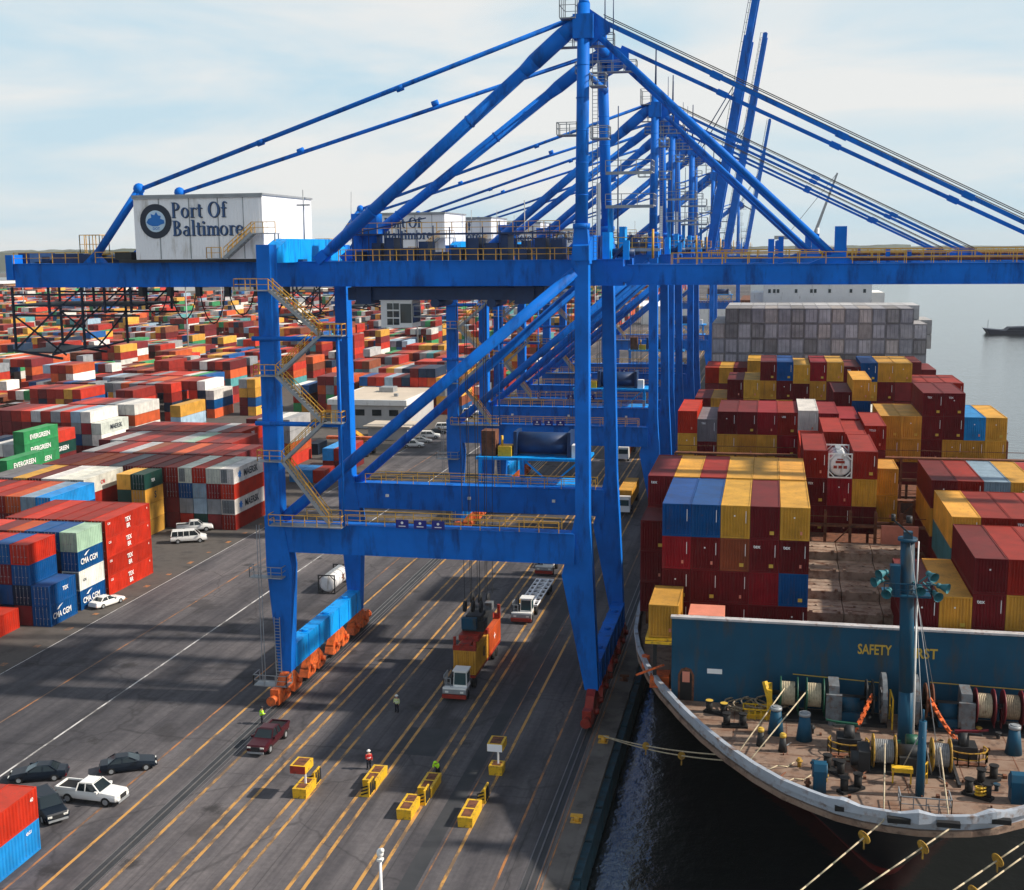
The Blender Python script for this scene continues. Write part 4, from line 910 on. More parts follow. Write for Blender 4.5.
for k, (dy, dx) in enumerate(((72, .1), (106, 0))):
    c = copy_tree(crane, skip=('machinery_platform', 'brown_cabinet', 'cable_reel', 'generator', 'white_cabinet') if k else ()); c.location.y += dy; c.location.x += dx
    c['label'] = ('second blue gantry crane from the viewer, boom lowered, partly lettered white house', 'third blue gantry crane along the quay, boom lowered behind the second')[k]
up = None
for k, (dy, dx) in enumerate(((153, .6), (252, .6), (500, 1.6))):
    if k == 0:
        up = copy_tree(crane, skip=SKIPB); up.location.y += dy; up.location.x += dx
        cr_loc = tuple(up.location); X0, Y0 = cr_loc[0]+32.4, cr_loc[1]-126
        a = R(9.3); sn, cs = math.sin(a), math.cos(a)
        for y in (122.0, 130.2):
            y += Y0; mb = MB(); P = Vector((-14.0+X0, y, 43.5)); Q = P+Vector((sn, 0, cs))*64
            mb.bar(P, P.lerp(Q, .74), 1.4, 1.9, up=(1, 0, 0)).bar(P.lerp(Q, .74), Q, 1.4, 1.3, up=(1, 0, 0))
            for t in range(1, 20): A = P.lerp(Q, t/20); mb.bar(A, A+Vector((sn, 0, cs))*.08, 1.46, 1.96 if t < 15 else 1.36, up=(1, 0, 0))
            obj('raised_boom', mb, 'blue', up)
            b2 = MB(); o1 = Vector((-cs, 0, sn))*1.35
            b2.bar(P+o1, Q+o1, .1)
            for t in range(0, 33): A = P.lerp(Q, t/32); b2.bar(A+o1*.6, A+o1, .07)
            obj('boom_rail', b2, 'dkblue', up)
        mb = MB()
        for t in (.1, .3, .5, .7, .9, 1): A = Vector((-14+X0, 0, 43.5))+Vector((sn, 0, cs))*64*t; mb.bar((A.x, 122.7+Y0, A.z), (A.x, 129.5+Y0, A.z), .8)
        obj('boom_tie', mb, 'blue', up)
        mb = MB()
        for y in (119, 133): mb.tube((-17+X0, y+Y0, 67), (-14+X0+sn*40, y+Y0+(3 if y < 126 else -3), 43.5+cs*40), .12, n=5).tube((-17+X0, y+Y0, 67), (-14+X0+sn*22, y+Y0+(3 if y < 126 else -3), 43.5+cs*20), .2, n=5)
        obj('boom_rope', mb, 'dkblue', up)
        up['label'] = 'fourth blue gantry crane, the tallest boom raised almost upright out of frame'
    else:
        c = copy_tree(up); c.location.y = 126+dy; c.location.x = -32.4+dx
        c['label'] = ('fifth blue gantry crane, boom raised with its tip in sky', 'farthest blue gantry crane, shortest looking raised boom')[k-1]
# pale harbour crane far off
solo('harbour_crane', MB().bar((18, 900, 20), (44, 900, 96), 2.2, 3.0, .9, 1.2).bar((18, 900, 0), (18, 900, 52), 3, 3).bar((2, 900, 52), (18, 900, 52), 2.5).bar((44, 900, 96), (12, 900, 55), .4), 'grey', (18, 900, 0), 'faint pale harbour crane with slanted jib beyond the cranes', 'crane')

# ------------------------------------------------------------------ the container ship
CX = 10.0; DZ = 9.3; RZ = 10.25
ship = thing('container_ship', (CX, 180, -3), 'black container ship moored along the quay, blue breakwater and foremast at its bow', 'ship')
def P_(name, mb, mat, par=None): return obj(name, mb, mat, par or ship)
def halfb(Y, pts):
    if Y <= pts[0][0]: return 0
    for (a, b), (c, d) in zip(pts, pts[1:]):
        if Y <= c: t = (Y-a)/(c-a); return b+(d-b)*t
    return pts[-1][1]
RIM = [(76.6, 0), (76.75, 1.6), (77.1, 3.3), (77.8, 5.0), (79, 6.7), (80.4, 8.4), (82.8, 10.4), (85.8, 12.4), (89.3, 14.4), (93.5, 16.4), (98, 18.3), (102, 19.7), (107, 21.0), (112, 21.8), (119, 22.2), (130, 22.3), (330, 22.3)]
# z level tables: (z, stem Y, shape)
def hull_section(z):
    t = max(0, min(1, (RZ-z)/13.2)); st = 76.6+17.5*t**.8; out = []
    for (Y, b) in RIM:
        s = (Y-76.6)/(130-76.6) if Y < 130 else 1
        YY = st+(Y-76.6)*(160-st)/(160-76.6) if Y < 160 else Y
        fine = (1-t**1.1*.80*(1-min(1, s*1.0))**.9); out.append((YY, b*fine if Y < 130 else b))
    return out
def hull_mb(zs):
    mb = MB(); rings = []
    for z in zs:
        sec = hull_section(z); ring = [(CX-b, Y, z) for Y, b in reversed(sec)] + [(CX+b, Y, z) for Y, b in sec[1:]]
        rings.append(ring)
    b0 = 0
    for r_ in rings: mb.v += r_
    n = len(rings[0])
    for i in range(len(rings)-1):
        for j in range(n-1): mb.f.append((i*n+j, i*n+j+1, (i+1)*n+j+1, (i+1)*n+j)); mb.sm.append(1)
    return mb
P_('hull', hull_mb([RZ-.02, 8.5, 6.5, 4.5, 2.5, .8, -.8, -2.0]), 'hull')
P_('boot_topping', hull_mb([-2.0, -2.8, -3.6]), 'boot')
# bulwark: broad pale rim with scalloped swellings at the fairleads
sec = [(Y, b) for Y, b in RIM]
fine = []
for (a, b), (c, d) in zip(sec, sec[1:]):
    n = 6 if c < 130 else 2
    for i in range(n): t = i/n; fine.append((a+(c-a)*t, b+(d-b)*t))
ringp = [(CX-b, Y) for Y, b in reversed(fine)] + [(CX+b, Y) for Y, b in fine[1:]]
mb = MB(); nn = len(ringp)
def inward(i):
    a = Vector((*ringp[max(0, i-1)], 0)); b = Vector((*ringp[min(nn-1, i+1)], 0)); d = (b-a).normalized(); return Vector((-d.y, d.x, 0))
for i, (x, y) in enumerate(ringp):
    w = .22; nrm = inward(i)
    swell = 0
    for sxx in (CX-4.6, CX, CX+4.6): swell = max(swell, .22*max(0, 1-abs(x-sxx)/1.0) if y < 83 else 0)
    out_ = .12; z1 = RZ+.12+swell*1.3
    p0 = Vector((x, y, 0))-nrm*(out_+swell); p1 = Vector((x, y, 0))+nrm*w
    mb.v += [(p0.x, p0.y, RZ-.38), (p0.x, p0.y, z1), (p1.x, p1.y, z1), (p1.x, p1.y, DZ-.05)]
for i in range(nn-1):
    for j in range(3): mb.f.append((i*4+j, (i+1)*4+j, (i+1)*4+j+1, i*4+j+1)); mb.sm.append(0)
P_('bulwark', mb, 'shiprim')
mb = MB(); poly = [(x, y) for x, y in ringp if y < 131]; mb.prism(poly, 'z', DZ-.4, DZ)
P_('forecastle_deck', mb, 'deck')
P_('main_deck', MB().box(CX-22.1, CX+22.1, 131, 330, 8.2, 8.6), 'rust')
# breakwater
M['coping'] = paint('dull coping', (.45, .44, .45), .7, .2, 1, (.2, .1, .06), .3, 2, streak=False)
bw = P_('breakwater', MB().box(-7.2, 27.4, 96.75, 97.0, DZ-.05, 16.25), 'shipblue')
P_('coping', MB().box(-7.3, 27.5, 96.6, 97.3, 16.25, 16.42), 'coping', bw)
lettering('SAFETY', .8, (7.45, 96.73, 14.15), '-y', 'textyellow', bw, width=2.6); lettering('FIRST', .8, (11.15, 96.73, 14.05), '-y', 'textyellow', bw, width=2.35)
door = [(-6.0+.48*math.cos(R(a)), DZ+2.1+.48*math.sin(R(a))) for a in range(0, 181, 20)]
P_('doorway', MB().prism([(-5.52, DZ+.05)]+door+[(-6.48, DZ+.05)], 'y', 96.70, 96.76), 'black', bw)
P_('door_frame', MB().prism([(-5.35, DZ+.02), (-5.35, DZ+2.2), (-5.6, DZ+2.7), (-6, DZ+2.85), (-6.4, DZ+2.7), (-6.65, DZ+2.2), (-6.65, DZ+.02)], 'y', 96.72, 96.755), 'rust', bw)
sg = P_('notice', MB().box(-4.3, -3.1, 96.70, 96.745, 11.75, 12.15), 'textwhite', bw)
P_('door_inside', MB().box(-6.3, -5.7, 96.66, 96.70, 10.9, 11.8), 'blush', bw)
P_('handrail', MB().box(-6.4, 1.5, 96.70, 96.74, 11.9, 11.95) if 0 else MB().bar((2.5, 96.5, 12.2), (9.6, 96.5, 11.9), .06).bar((13, 96.5, 12.2), (22, 96.5, 12.0), .06), 'textyellow', bw)
mb = MB()
for x in (-4, 0, 4, 8, 12, 16, 20, 24): mb.prism([(97.02, DZ), (99.2, DZ), (97.02, 15.5)], 'x', x, x+.15)
P_('stiffener', mb, 'shipblue', bw)
P_('salmon_locker', MB().box(-6.0, -3.1, 98.4, 101.6, 13.8, 16.1), 'blush')
P_('container_rest', MB().box(-9.4, -6.4, 97.1, 103.2, 14.15, 14.35).box(-9.4, -6.5, 96.9, 97.1, 13.9, 14.1), 'yellow')
P_('rest_post', MB().bar((-8.8, 99.5, DZ), (-8.8, 99.5, 14.2), .3).bar((-7.2, 101.5, DZ), (-7.2, 101.5, 14.2), .3), 'dark'); P_('deck_vent', MB().tube((-10.0, 104, DZ), (-10.0, 104, DZ+1.2), .35), 'orange'); P_('rigging_clutter', MB().box(-9.2, -7.6, 99.2, 101, DZ, DZ+1.0).bar((-10.5, 101, DZ+.4), (-8, 98.5, DZ+2.3), .18), 'orange')
# hatch covers in the open slot
hc = random.Random(3)
for k in range(6):
    y0 = 99.5+k*4.3; zb = 12.4+k*.78
    for i in range(3):
        x0 = 3.75+i*3.35; mb = MB().box(x0, x0+3.27, y0, y0+4.25, 11.9, zb)
        mb.box(x0+.3, x0+.6, y0-.1, y0+.25, zb, zb+.22).box(x0+2.7, x0+3.0, y0-.1, y0+.25, zb, zb+.22)
        for q in range(2): mb.tube((x0+1+q*1.3, y0+2.2, zb), (x0+1+q*1.3, y0+2.2, zb+.12), .12, n=6)
        for q in range(3): mb.bar((x0+.1, y0+.9+q*1.1, zb+.01), (x0+3.15, y0+.9+q*1.1, zb+.01), .05)
        P_('hatch_cover', mb, 'hatch')
P_('hatch_coaming', MB().box(-11.3, 31.3, 117, 238, 8.6, 11.9).box(-6.5, 26.5, 99.5, 117, 8.6, 11.9), 'rust')
mb = MB()
for k in range(5): mb.box(5+k*2, 5.6+k*2, 98.2, 98.7, 12.8, 14.0)
for k in range(9): mb.box(-3+k*1.3, -2.2+k*1.3, 101.8, 102.6, 12.4, 13.2+.4*hc.random())
mb.bar((-6.6, 102.9, 14.2), (13, 102.9, 14.1), .12).bar((-6.6, 102.9, 13.2), (13, 102.9, 13.2), .12)
P_('lashing_gear', mb, 'rust')
mb = MB()
for k in range(4): mb.tube((2.5+k*1.1, 98.6, 15.6), (2.9+k*1.1, 98.6, 15.6), .16, n=6)
P_('twistlock_bin', mb, 'yellow')
# lashing bridges between bays
def lash(Y, x0, x1, zt, mat='rust'):
    mb = MB()
    for z in (12.4, 15.0, 17.7, 20.4):
        if z <= zt: mb.box(x0, x1, Y, Y+1.0, z, z+.18); mb.bar((x0, Y, z+1.1), (x1, Y, z+1.1), .07)
    x = x0
    while x < x1+.1: mb.bar((x, Y+.15, 9), (x, Y+.15, zt), .28); mb.bar((x, Y+.85, 9), (x, Y+.85, zt), .2); x += SP
    for x in (x0+SP, x0+3*SP): mb.bar((x, Y, 12.5), (x+SP, Y, 15), .12).bar((x, Y, 15.1), (x+SP, Y, 17.7), .12)
    P_('lashing_bridge', mb, mat)
lash(126.2, 3.6, 15.9, 19.3); lash(129.0-.0, -11.2, 3.5, 17.6); lash(152.9, -11.2, 31, 20.5); lash(139.9, 11.4, 31, 18)
mb = MB().box(11.6, 15.2, 126.0, 126.5, 15.9, 18.0)
P_('winch_cover', mb, 'blush')
for y in (168.6, 187, 205): lash(y, -11.2, 31, 20.4)
# white accommodation block
P_('deckhouse', MB().box(-1.4, 21.2, 272, 292, 8.6, 38.2).box(-4.2, -1.4, 274, 290, 8.6, 36.0).box(21.2, 24.0, 274, 290, 8.6, 36.0), 'white')
dh = P_('bridge_deck', MB().box(-1.5, 21.4, 271.6, 290, 38.2, 41.5).box(-8, 28, 272, 277, 38.4, 39.0).box(-3, 24, 271.5, 289, 41.5, 41.8), 'white')
for x in (-.4, .6, 1.4, 5.2, 8.4, 9.2, 12.2, 16.6, 19.4): P_('window', MB().box(x, x+.55, 271.92, 271.99, 36.1, 36.9), 'glass', dh)
P_('bridge_window', MB().box(-1.2, 21.1, 271.52, 271.6, 39.6, 40.7), 'glass', dh)
P_('satellite_dome', MB().ball((4.0, 272.6, 39.9), .7), 'white', dh)
P_('funnel', MB().box(7, 13, 296, 304, 8.6, 44), 'shipblue')
P_('radar_mast', MB().tube((10, 282, 41.8), (10, 282, 50), .5, .25).bar((6, 282, 46), (14, 282, 46), .3), 'white')

# foremast with loudspeakers
fm = P_('foremast', MB().tube((10.6, 90.6, DZ), (10.55, 90.6, 13.5), .55, .53, 16).tube((10.55, 90.6, 13.5), (10.2, 90.6, 24.9), .53, .50, 16).tube((10.2, 90.6, 24.9), (10.2, 90.6, 25.1), .7, n=16).box(9.9, 10.5, 90.2, 90.8, 25.1, 25.6), 'shipblue')
P_('foremast_pipe', MB().tube((11.15, 90.1, DZ), (10.95, 90.1, 21), .07, n=6).tube((10.9, 90.0, 21), (10.9, 90.0, 25), .05, n=6), 'white', fm)
P_('mast_platform', MB().box(8.6, 11.9, 89.6, 91.8, 20.9, 21.0).rail([(8.6, 89.6, 21), (11.9, 89.6, 21), (11.9, 91.8, 21)], .9, .8).box(9.0, 9.7, 89.7, 90.4, 21.0, 23.2), 'shipblue', fm)
for k, (x, z, y, dx) in enumerate(((8.6, 22.7, 89.6, -.6), (8.3, 22.1, 89.6, -.7), (8.9, 21.4, 89.4, -.2), (11.0, 21.8, 89.2, 0), (11.7, 22.7, 89.6, .3), (12.1, 21.3, 89.6, .2), (12.5, 21.8, 89.8, .8))):
    a = Vector((x, y, z)); b = a+Vector((dx, -.5, -.12)).normalized()*.6
    P_('loudspeaker', MB().tube(a, b, .16, .38, 12, False).tube(a-(b-a)*.4, a, .2, n=8).bar(a, (10.2+(x-10.2)*.6, 90.3, 21.9), .1), 'teal', fm)
P_('signal_light', MB().tube((10.2, 90.2, 26.3), (10.2, 90.2, 26.8), .22).bar((9.2, 90.2, 26.4), (10.4, 90.2, 25.4), .12).tube((9.1, 90.2, 26.4), (9.1, 90.2, 26.9), .15), 'dark', fm)
P_('mast_stay', MB().tube((10.3, 90.2, 25), (12.3, 84, DZ+.5), .03, n=4).tube((10.3, 90.2, 24), (13.5, 95.5, DZ+1), .03, n=4).tube((10.9, 90.2, 20.9), (10.7, 81.6, 13.5), .025, n=4), 'grey', fm)
jm = P_('jack_mast', MB().tube((10.7, 81.9, DZ), (10.7, 81.9, 14.6), .3, .26, 10).tube((10.7, 81.9, 14.6), (10.7, 81.9, 15.4), .07), 'shipblue')
P_('brace', MB().tube((10.7, 82, 14), (9.7, 85.2, DZ), .05, n=4).tube((10.7, 82, 14), (11.9, 85.2, DZ), .05, n=4), 'grey', jm)
def loop_tube(mb, c, r, t, axis='x', n=16, a0=0, a1=360):
    pts = []
    for i in range(n+1):
        a = R(a0+(a1-a0)*i/n); pts.append((c[0], c[1]+r*math.cos(a), c[2]+r*math.sin(a)) if axis == 'x' else (c[0]+r*math.cos(a), c[1]+r*math.sin(a), c[2]))
    mb.path(pts, t, 6); return mb
def drum(par, x0, x1, y, z, r, flange, fl, rope):
    P_('rope_drum', MB().tube((x0, y, z), (x0+.1, y, z), r*1.4, n=18).tube((x1-.1, y, z), (x1, y, z), r*1.4, n=18).tube((x0, y, z), (x1, y, z), r*.5, n=12).box(x0-.1, x0, y-.3, y+.3, DZ, z).box(x1, x1+.1, y-.3, y+.3, DZ, z), fl, par)
    mb = MB(); n = int((x1-x0-.25)/.13)
    for i in range(n): xx = x0+.13+i*.13; mb.tube((xx, y, z), (xx+.12, y, z), r, r*.97, n=16)
    P_('rope_coil', mb, rope, par)
def windlass(s):
    X = lambda x: 10.5+s*x
    def T(a, b): return (min(X(a), X(b)), max(X(a), X(b)))
    col = 'green' if s < 0 else 'crimson'
    w = P_('windlass', MB().box(*T(.9, 9.6), 93.6, 96.0, DZ, DZ+.25), 'dark')
    a, b = T(7.6, 9.0); drum(w, a, b, 94.8, DZ+1.9, .95, 1.3, col, 'rope' if s < 0 else 'ropeb')
    a, b = T(5.6, 7.0); drum(w, a, b, 94.8, DZ+1.9, .95, 1.3, col, 'rope')
    P_('shaft', MB().tube((X(1.6), 94.8, DZ+1.9), (X(9.9), 94.8, DZ+1.9), .22, n=8), 'dark', w)
    a, b = T(4.5, 5.3); P_('gearbox', MB().hexa([(a, 93.4, DZ), (b, 93.4, DZ), (b, 96.1, DZ), (a, 96.1, DZ), (a, 94.0, DZ+3.0), (b, 94.0, DZ+3.0), (b, 95.6, DZ+3.2), (a, 95.6, DZ+3.2)]).box(a-.2, b+.2, 93.6, 93.9, DZ+.4, DZ+2.4), 'wheelgrey', w)
    a, b = T(2.9, 4.3); P_('motor', MB().tube((a, 94.8, DZ+1.3), (b, 94.8, DZ+1.3), .7, n=12).box(a, b, 93.9, 95.7, DZ, DZ+.9), 'teal' if 0 else 'shipblue', w)
    # chain wheel and big gear wheel
    mb = MB(); a, b = T(1.0, 1.35)
    for i in range(24):
        A, B2 = R(15*i), R(15*i+15)
        for r0, r1 in ((1.55, 1.95), (.35, .6)):
            q = [(94.6+r0*math.cos(A), DZ+2.1+r0*math.sin(A)), (94.6+r1*math.cos(A), DZ+2.1+r1*math.sin(A)), (94.6+r1*math.cos(B2), DZ+2.1+r1*math.sin(B2)), (94.6+r0*math.cos(B2), DZ+2.1+r0*math.sin(B2))]
            mb.prism(q, 'x', a, b)
    for i in range(6): A = R(60*i+10); mb.bar(((a+b)/2, 94.6, DZ+2.1), ((a+b)/2, 94.6+1.6*math.cos(A), DZ+2.1+1.6*math.sin(A)), .24, .18)
    P_('gear_wheel', mb, 'wheelgrey', w)
    a, b = T(1.9, 2.5); P_('chain_wheel', MB().tube((a, 94.6, DZ+2.1), (a+.12, 94.6, DZ+2.1), 1.35, n=18).tube((b-.12, 94.6, DZ+2.1), (b, 94.6, DZ+2.1), 1.35, n=18).tube((a, 94.6, DZ+2.1), (b, 94.6, DZ+2.1), .9, n=14), 'rust' if s > 0 else 'dark', w)
    P_('brake_stand', MB().box(*T(9.6, 10.0), 93.8, 95.6, DZ, DZ+2.4).bar((X(9.4), 93.6, DZ+.2), (X(10.2), 94.4, DZ+2.9), .3), 'yellow', w)
    # chain
    mb = MB(); p = Vector((X(2.2), 93.2, DZ+2.6)); q = Vector((X(4.0), 89.3, DZ+.7))
    for i in range(15):
        c = p.lerp(q, i/14)+Vector((0, 0, -.5*math.sin(math.pi*i/14)*.6)); d = (q-p).normalized()*.22
        if i % 2: mb.bar(c-d, c+d, .34, .10)
        else: mb.bar(c-d, c+d, .10, .34)
    P_('anchor_chain', mb, 'rope' if 0 else 'orange', w)
    st = P_('chain_stopper', MB().box(*T(3.2, 4.9), 88.4, 89.9, DZ, DZ+1.0).tube((X(4.0), 88.8, DZ+.9), (X(4.0), 89.3, DZ+1.7), .4).bar((X(3.2), 89.6, DZ+1.6), (X(5.2), 88.7, DZ+1.9), .16), 'dark', w)
    P_('stopper_lever', MB().bar((X(3.4), 89.3, DZ+1.8), (X(5.0), 89.3, DZ+1.9), .22).bar((X(4.8), 89.3, DZ+1.9), (X(5.7), 89.2, DZ+2.1), .12), col, w)
    r = MB(); pts = [(X(4.1)+1.45*math.cos(R(t)), 88.3+1.1*math.sin(R(t)), DZ+.02) for t in range(150, 391, 30)]
    r.rail(pts, 1.0, .7, .04); P_('guard_rail', r, 'yelgear', w)
    pl = MB().box(*T(2.9, 5.4), 87.4, 87.9, DZ+.01, DZ+.12); P_('hawse_cover', pl, 'rust', w)
    # side guard frame
    P_('guard_frame', MB().bar((X(.55), 93.4, DZ), (X(.55), 93.4, DZ+2.4), .12).bar((X(.55), 95.6, DZ), (X(.55), 95.6, DZ+2.4), .12).bar((X(.55), 93.4, DZ+2.4), (X(.55), 95.6, DZ+2.4), .1).bar((X(.55), 93.4, DZ+1.2), (X(.55), 95.6, DZ+1.2), .08), 'yellow', w)
    # fixed pedestals (rollers) and bollard pairs
    for x, y, r0, h, cl in (((9.3, 91, .62, 1.9, 1), (7.2, 90.2, .62, 1.9, 1), (10.4, 88.5, .34, 1.1, 0), (8.8, 87.7, .34, 1.1, 0)) if s < 0 else ((7.7, 90.4, .62, 1.9, 1),)):
        g = P_('roller_pedestal', MB().tube((X(x), y, DZ), (X(x), y, DZ+h), r0, r0*.62, 12), 'shipblue' if cl else 'dark')
        P_('roller', MB().tube((X(x), y, DZ+h), (X(x), y, DZ+h+.25), r0*.7, n=10).tube((X(x), y, DZ+h+.25), (X(x), y, DZ+h+.32), r0*.45, n=10), 'grey' if cl else 'textyellow', g)
for s in (-1, 1): windlass(s)
def bitts(x, y, ang=90, mat='black', top=None, h=1.05):
    d = Vector((math.cos(R(ang)), math.sin(R(ang)), 0))*.62; c = Vector((x, y, DZ)); mb = MB().bar(c-d*1.6+Vector((0, 0, .1)), c+d*1.6+Vector((0, 0, .1)), .7, .2)
    for k in (-1, 1): p = c+d*k; mb.tube(p, p+Vector((0, 0, h)), .27, n=12).tube(p+Vector((0, 0, h)), p+Vector((0, 0, h+.08)), .34, n=12)
    b = P_('bollard', mb, mat)
    if top:
        mb = MB()
        for k in (-1, 1): p = c+d*k+Vector((0, 0, h+.085)); mb.tube(p, p+Vector((0, 0, .03)), .3, n=12)
        P_('bollard_cap', mb, top, b)
bitts(-3.4, 94.3, -20, 'black', 'textyellow', .9); bitts(-1.9, 91.8, 5); bitts(5.2, 84.6, 315); bitts(6.2, 81.8, 40); bitts(14.5, 82.4, 330); bitts(15.5, 84.9, 40)
def fairlead(x, y):
    prof = [(y-.55, DZ), (y+.55, DZ), (y+.55, DZ+1.5), (y+.35, DZ+1.95), (y, DZ+2.1), (y-.35, DZ+1.95), (y-.55, DZ+1.5)]
    P_('mooring_roller', MB().prism(prof, 'x', x-.42, x+.42).tube((x-.5, y, DZ+1.4), (x+.5, y, DZ+1.4), .5, n=14), 'shipblue')
fairlead(4.1, 81.6); fairlead(16.9, 82.2)
# centre mooring winch
w = P_('mooring_winch', MB().box(7.6, 13.4, 84.9, 87.3, DZ, DZ+.2).box(9.7, 11.2, 85.2, 87, DZ, DZ+1.2).tube((9.5, 86.1, DZ+1.3), (11.6, 86.1, DZ+1.3), .55, n=12), 'dark')
drum(w, 7.9, 9.5, 86.1, DZ+1.25, .85, 1.2, 'yelgear', 'flotrope'); drum(w, 11.9, 13.2, 86.1, DZ+1.25, .85, 1.2, 'yelgear', 'flotrope')
P_('motor', MB().tube((10.3, 87.4, DZ+1.6), (11.1, 87.4, DZ+1.6), .5, n=10).box(9.3, 10, 87, 88, DZ, DZ+1.4), 'green', w)
P_('winch_brake', MB().box(6.9, 7.7, 85, 87, DZ, DZ+1.5).tube((6.4, 85.6, DZ+.8), (7.6, 85.6, DZ+.8), .55), 'dark', w)
P_('skid', MB().bar((13.5, 83.6, DZ+.1), (13.3, 88, DZ+.9), .2, .3), 'dark', w)
P_('yellow_locker', MB().box(9.0, 10.4, 83.3, 83.9, DZ+.9, DZ+1.2).bar((9.1, 83.6, DZ), (9.1, 83.6, DZ+1), .1).bar((10.3, 83.6, DZ), (10.3, 83.6, DZ+1), .1).rail([(10.8, 82.6, DZ), (11.4, 83.9, DZ)], 1.6, .5), 'yellow')
P_('forepeak_rail', MB().rail([(9.2, 80.8, DZ), (9.2, 79.3, DZ), (12.4, 79.3, DZ), (12.4, 80.8, DZ)], 1.0, .8, .03), 'grey')
P_('rope_heap', (lambda mb: [loop_tube(mb, (-.5+.9*hc.random()*4-1.4, 95.3+hc.random()*.6, DZ+.12+.09*k), .9+.5*hc.random(), .07, 'z', 12) for k in range(9)] and mb)(MB()), 'ropeb')
P_('yellow_crate', MB().rail([(-1.3, 93.6, DZ), (1.0, 93.6, DZ), (1.0, 94.8, DZ), (-1.3, 94.8, DZ), (-1.3, 93.6, DZ)], .8, .5, .05).box(-1.2, .9, 93.7, 94.7, DZ, DZ+.3), 'yellow')
P_('air_hose', MB().path([(14.6+.35*math.cos(R(t)), 82.0+.3*math.sin(R(t)), DZ+.25+t/1500) for t in range(0, 1081, 40)], .07, 5), 'yellow')
mb = MB()
for k in range(24): x, y = 1+hc.random()*16, 79.6+hc.random()*12; sz = .08+hc.random()*.18; mb.box(x, x+sz, y, y+sz*1.5, DZ, DZ+.1+sz*.5)
P_('deck_fitting', mb, 'rust')
mb = MB()
for k in range(9): y = 79.5+k*1.9; b = halfb(y, RIM)-.9; mb.box(CX-b, CX+b, y, y+.05, DZ+.001, DZ+.012)
for k in range(7): x = CX-12+k*4; mb.box(x, x+.05, 82+abs(k-3)*2.6, 96.6, DZ+.003, DZ+.015)
P_('plate_seam', mb, 'rust')
for k in range(16):
    x, y = 1.5+hc.random()*16, 83+hc.random()*12; q = hc.random()*6.3
    P_('pipe', MB().path([(x, y, DZ+.12), (x+1.6*math.cos(q), y+1.6*math.sin(q), DZ+.12), (x+1.6*math.cos(q)+.5, y+1.6*math.sin(q)+.9, DZ+.12)], .06, 5), ('rust', 'dark', 'wheelgrey')[k % 3])
for k in range(12):
    x, y = .5+hc.random()*18, 81.5+hc.random()*12.5
    P_('deck_vent', MB().tube((x, y, DZ), (x, y, DZ+.35+.4*hc.random()), .14, n=8).tube((x, y, DZ+.4), (x, y, DZ+.5), .24, n=8), ('shipblue', 'rust', 'yelgear', 'dark')[k % 4])
for k in range(5):
    x, y = 2+hc.random()*15, 84+hc.random()*9
    P_('coiled_line', loop_tube(loop_tube(MB(), (x, y, DZ+.06), .35, .05, 'z', 12), (x+.05, y, DZ+.14), .28, .05, 'z', 12), 'ropeb')
mb = MB()
for x, y in ((1.5, 84.5), (2.6, 82.5)): mb.path([(x-1, y-.6, DZ+.05), (x-.2, y, DZ+.25), (x+.5, y+.3, DZ+.1), (x+1, y+1.2, DZ+.08)], .05, 5)
P_('loose_rope', mb, 'rope')
mb = MB()
for i in range(26): a = R(6.9*i); mb.box(0, 0, 0, 0, 0, 0) if 0 else None
for sx_ in (CX-4.4, CX-1.2, CX+1.8, CX+5.0):
    b = min(RIM, key=lambda q: abs(q[1]-abs(sx_-CX))); mb.box(sx_-.7, sx_+.7, b[0]-.52, b[0]-.1, RZ-.42, RZ-.1)
P_('fairlead_opening', mb, 'black')

# mooring ropes with rat guards (each its own thing)
def rope(p, q, sag, label, guards=(), inner=None, r=.055):
    p = Vector(p); q = Vector(q); n = 26; pts = []
    if inner: pts += [Vector(inner)]
    for i in range(n+1): t = i/n; c = p.lerp(q, t); c.z -= sag*4*t*(1-t); pts.append(c)
    o = solo('mooring_rope', MB().path([tuple(c) for c in pts], r, 5), 'rope', tuple(p), label, 'rope', 'mooring ropes of the ship')
    for t in guards:
        c = p.lerp(q, t); c.z -= sag*4*t*(1-t); d = (q-p).normalized()
        g_ = .46 if p.y < 82 else .32; obj('rat_guard', MB().tube(c-d*.03, c+d*.03, g_, n=16).tube(c-d*.1, c+d*.1, .12).bar(c, c-Vector((0, 0, .8)), .1), 'yelgear', o)
rope((7.9, 76.6, 9.8), (-13.4, 55.3, .5), .3, 'mooring rope leaving the bow rim, leftmost of the lower three', (.06,), (8.7, 85.6, DZ+2.0))
rope((11.9, 76.3, 9.8), (-13.4, 56.2, .5), .3, 'mooring rope running down left from the very tip of the bow', (.07,), (12.4, 85.6, DZ+2.0))
rope((19.5, 79.0, 10.4), (-11, 56, -1.0), .3, 'upper of two mooring ropes at the lower right corner', (.16,)); rope((19.6, 79.2, 9.5), (-10, 55, -1.0), .4, 'lower of two mooring ropes at the lower right corner', (.22,))
rope((-1.6, 84.9, 9.9), (-14.4, 109, .6), .35, 'upper mooring rope reaching the quay bollard beside the waterside crane leg', (.62,), (2.0, 94.6, DZ+2.6))
rope((-.7, 84.0, 9.9), (-14.2, 108.8, .6), .5, 'lower mooring rope reaching the same quay bollard', (.4,), (3.8, 94.6, DZ+2.6))
for y, l in ((109, 'quay bollard holding two ropes near the waterside crane foot'), (92.5, 'quay bollard at the cope in front of the crane, no rope'), (126, 'quay bollard beside the waterside crane bogies'), (143, 'quay bollard past the crane beside the ship side')):
    solo('quay_bollard', MB().tube((-14.4, y, 0), (-14.4, y, .55), .26, .22, 10).bar((-14.9, y, .5), (-13.9, y, .5), .3, .22).box(-14.9, -13.9, y-.4, y+.4, 0, .06), 'ochre' if y < 115 else 'rust', (-14.4, y, 0), l, 'bollard', 'bollards on the quay edge')

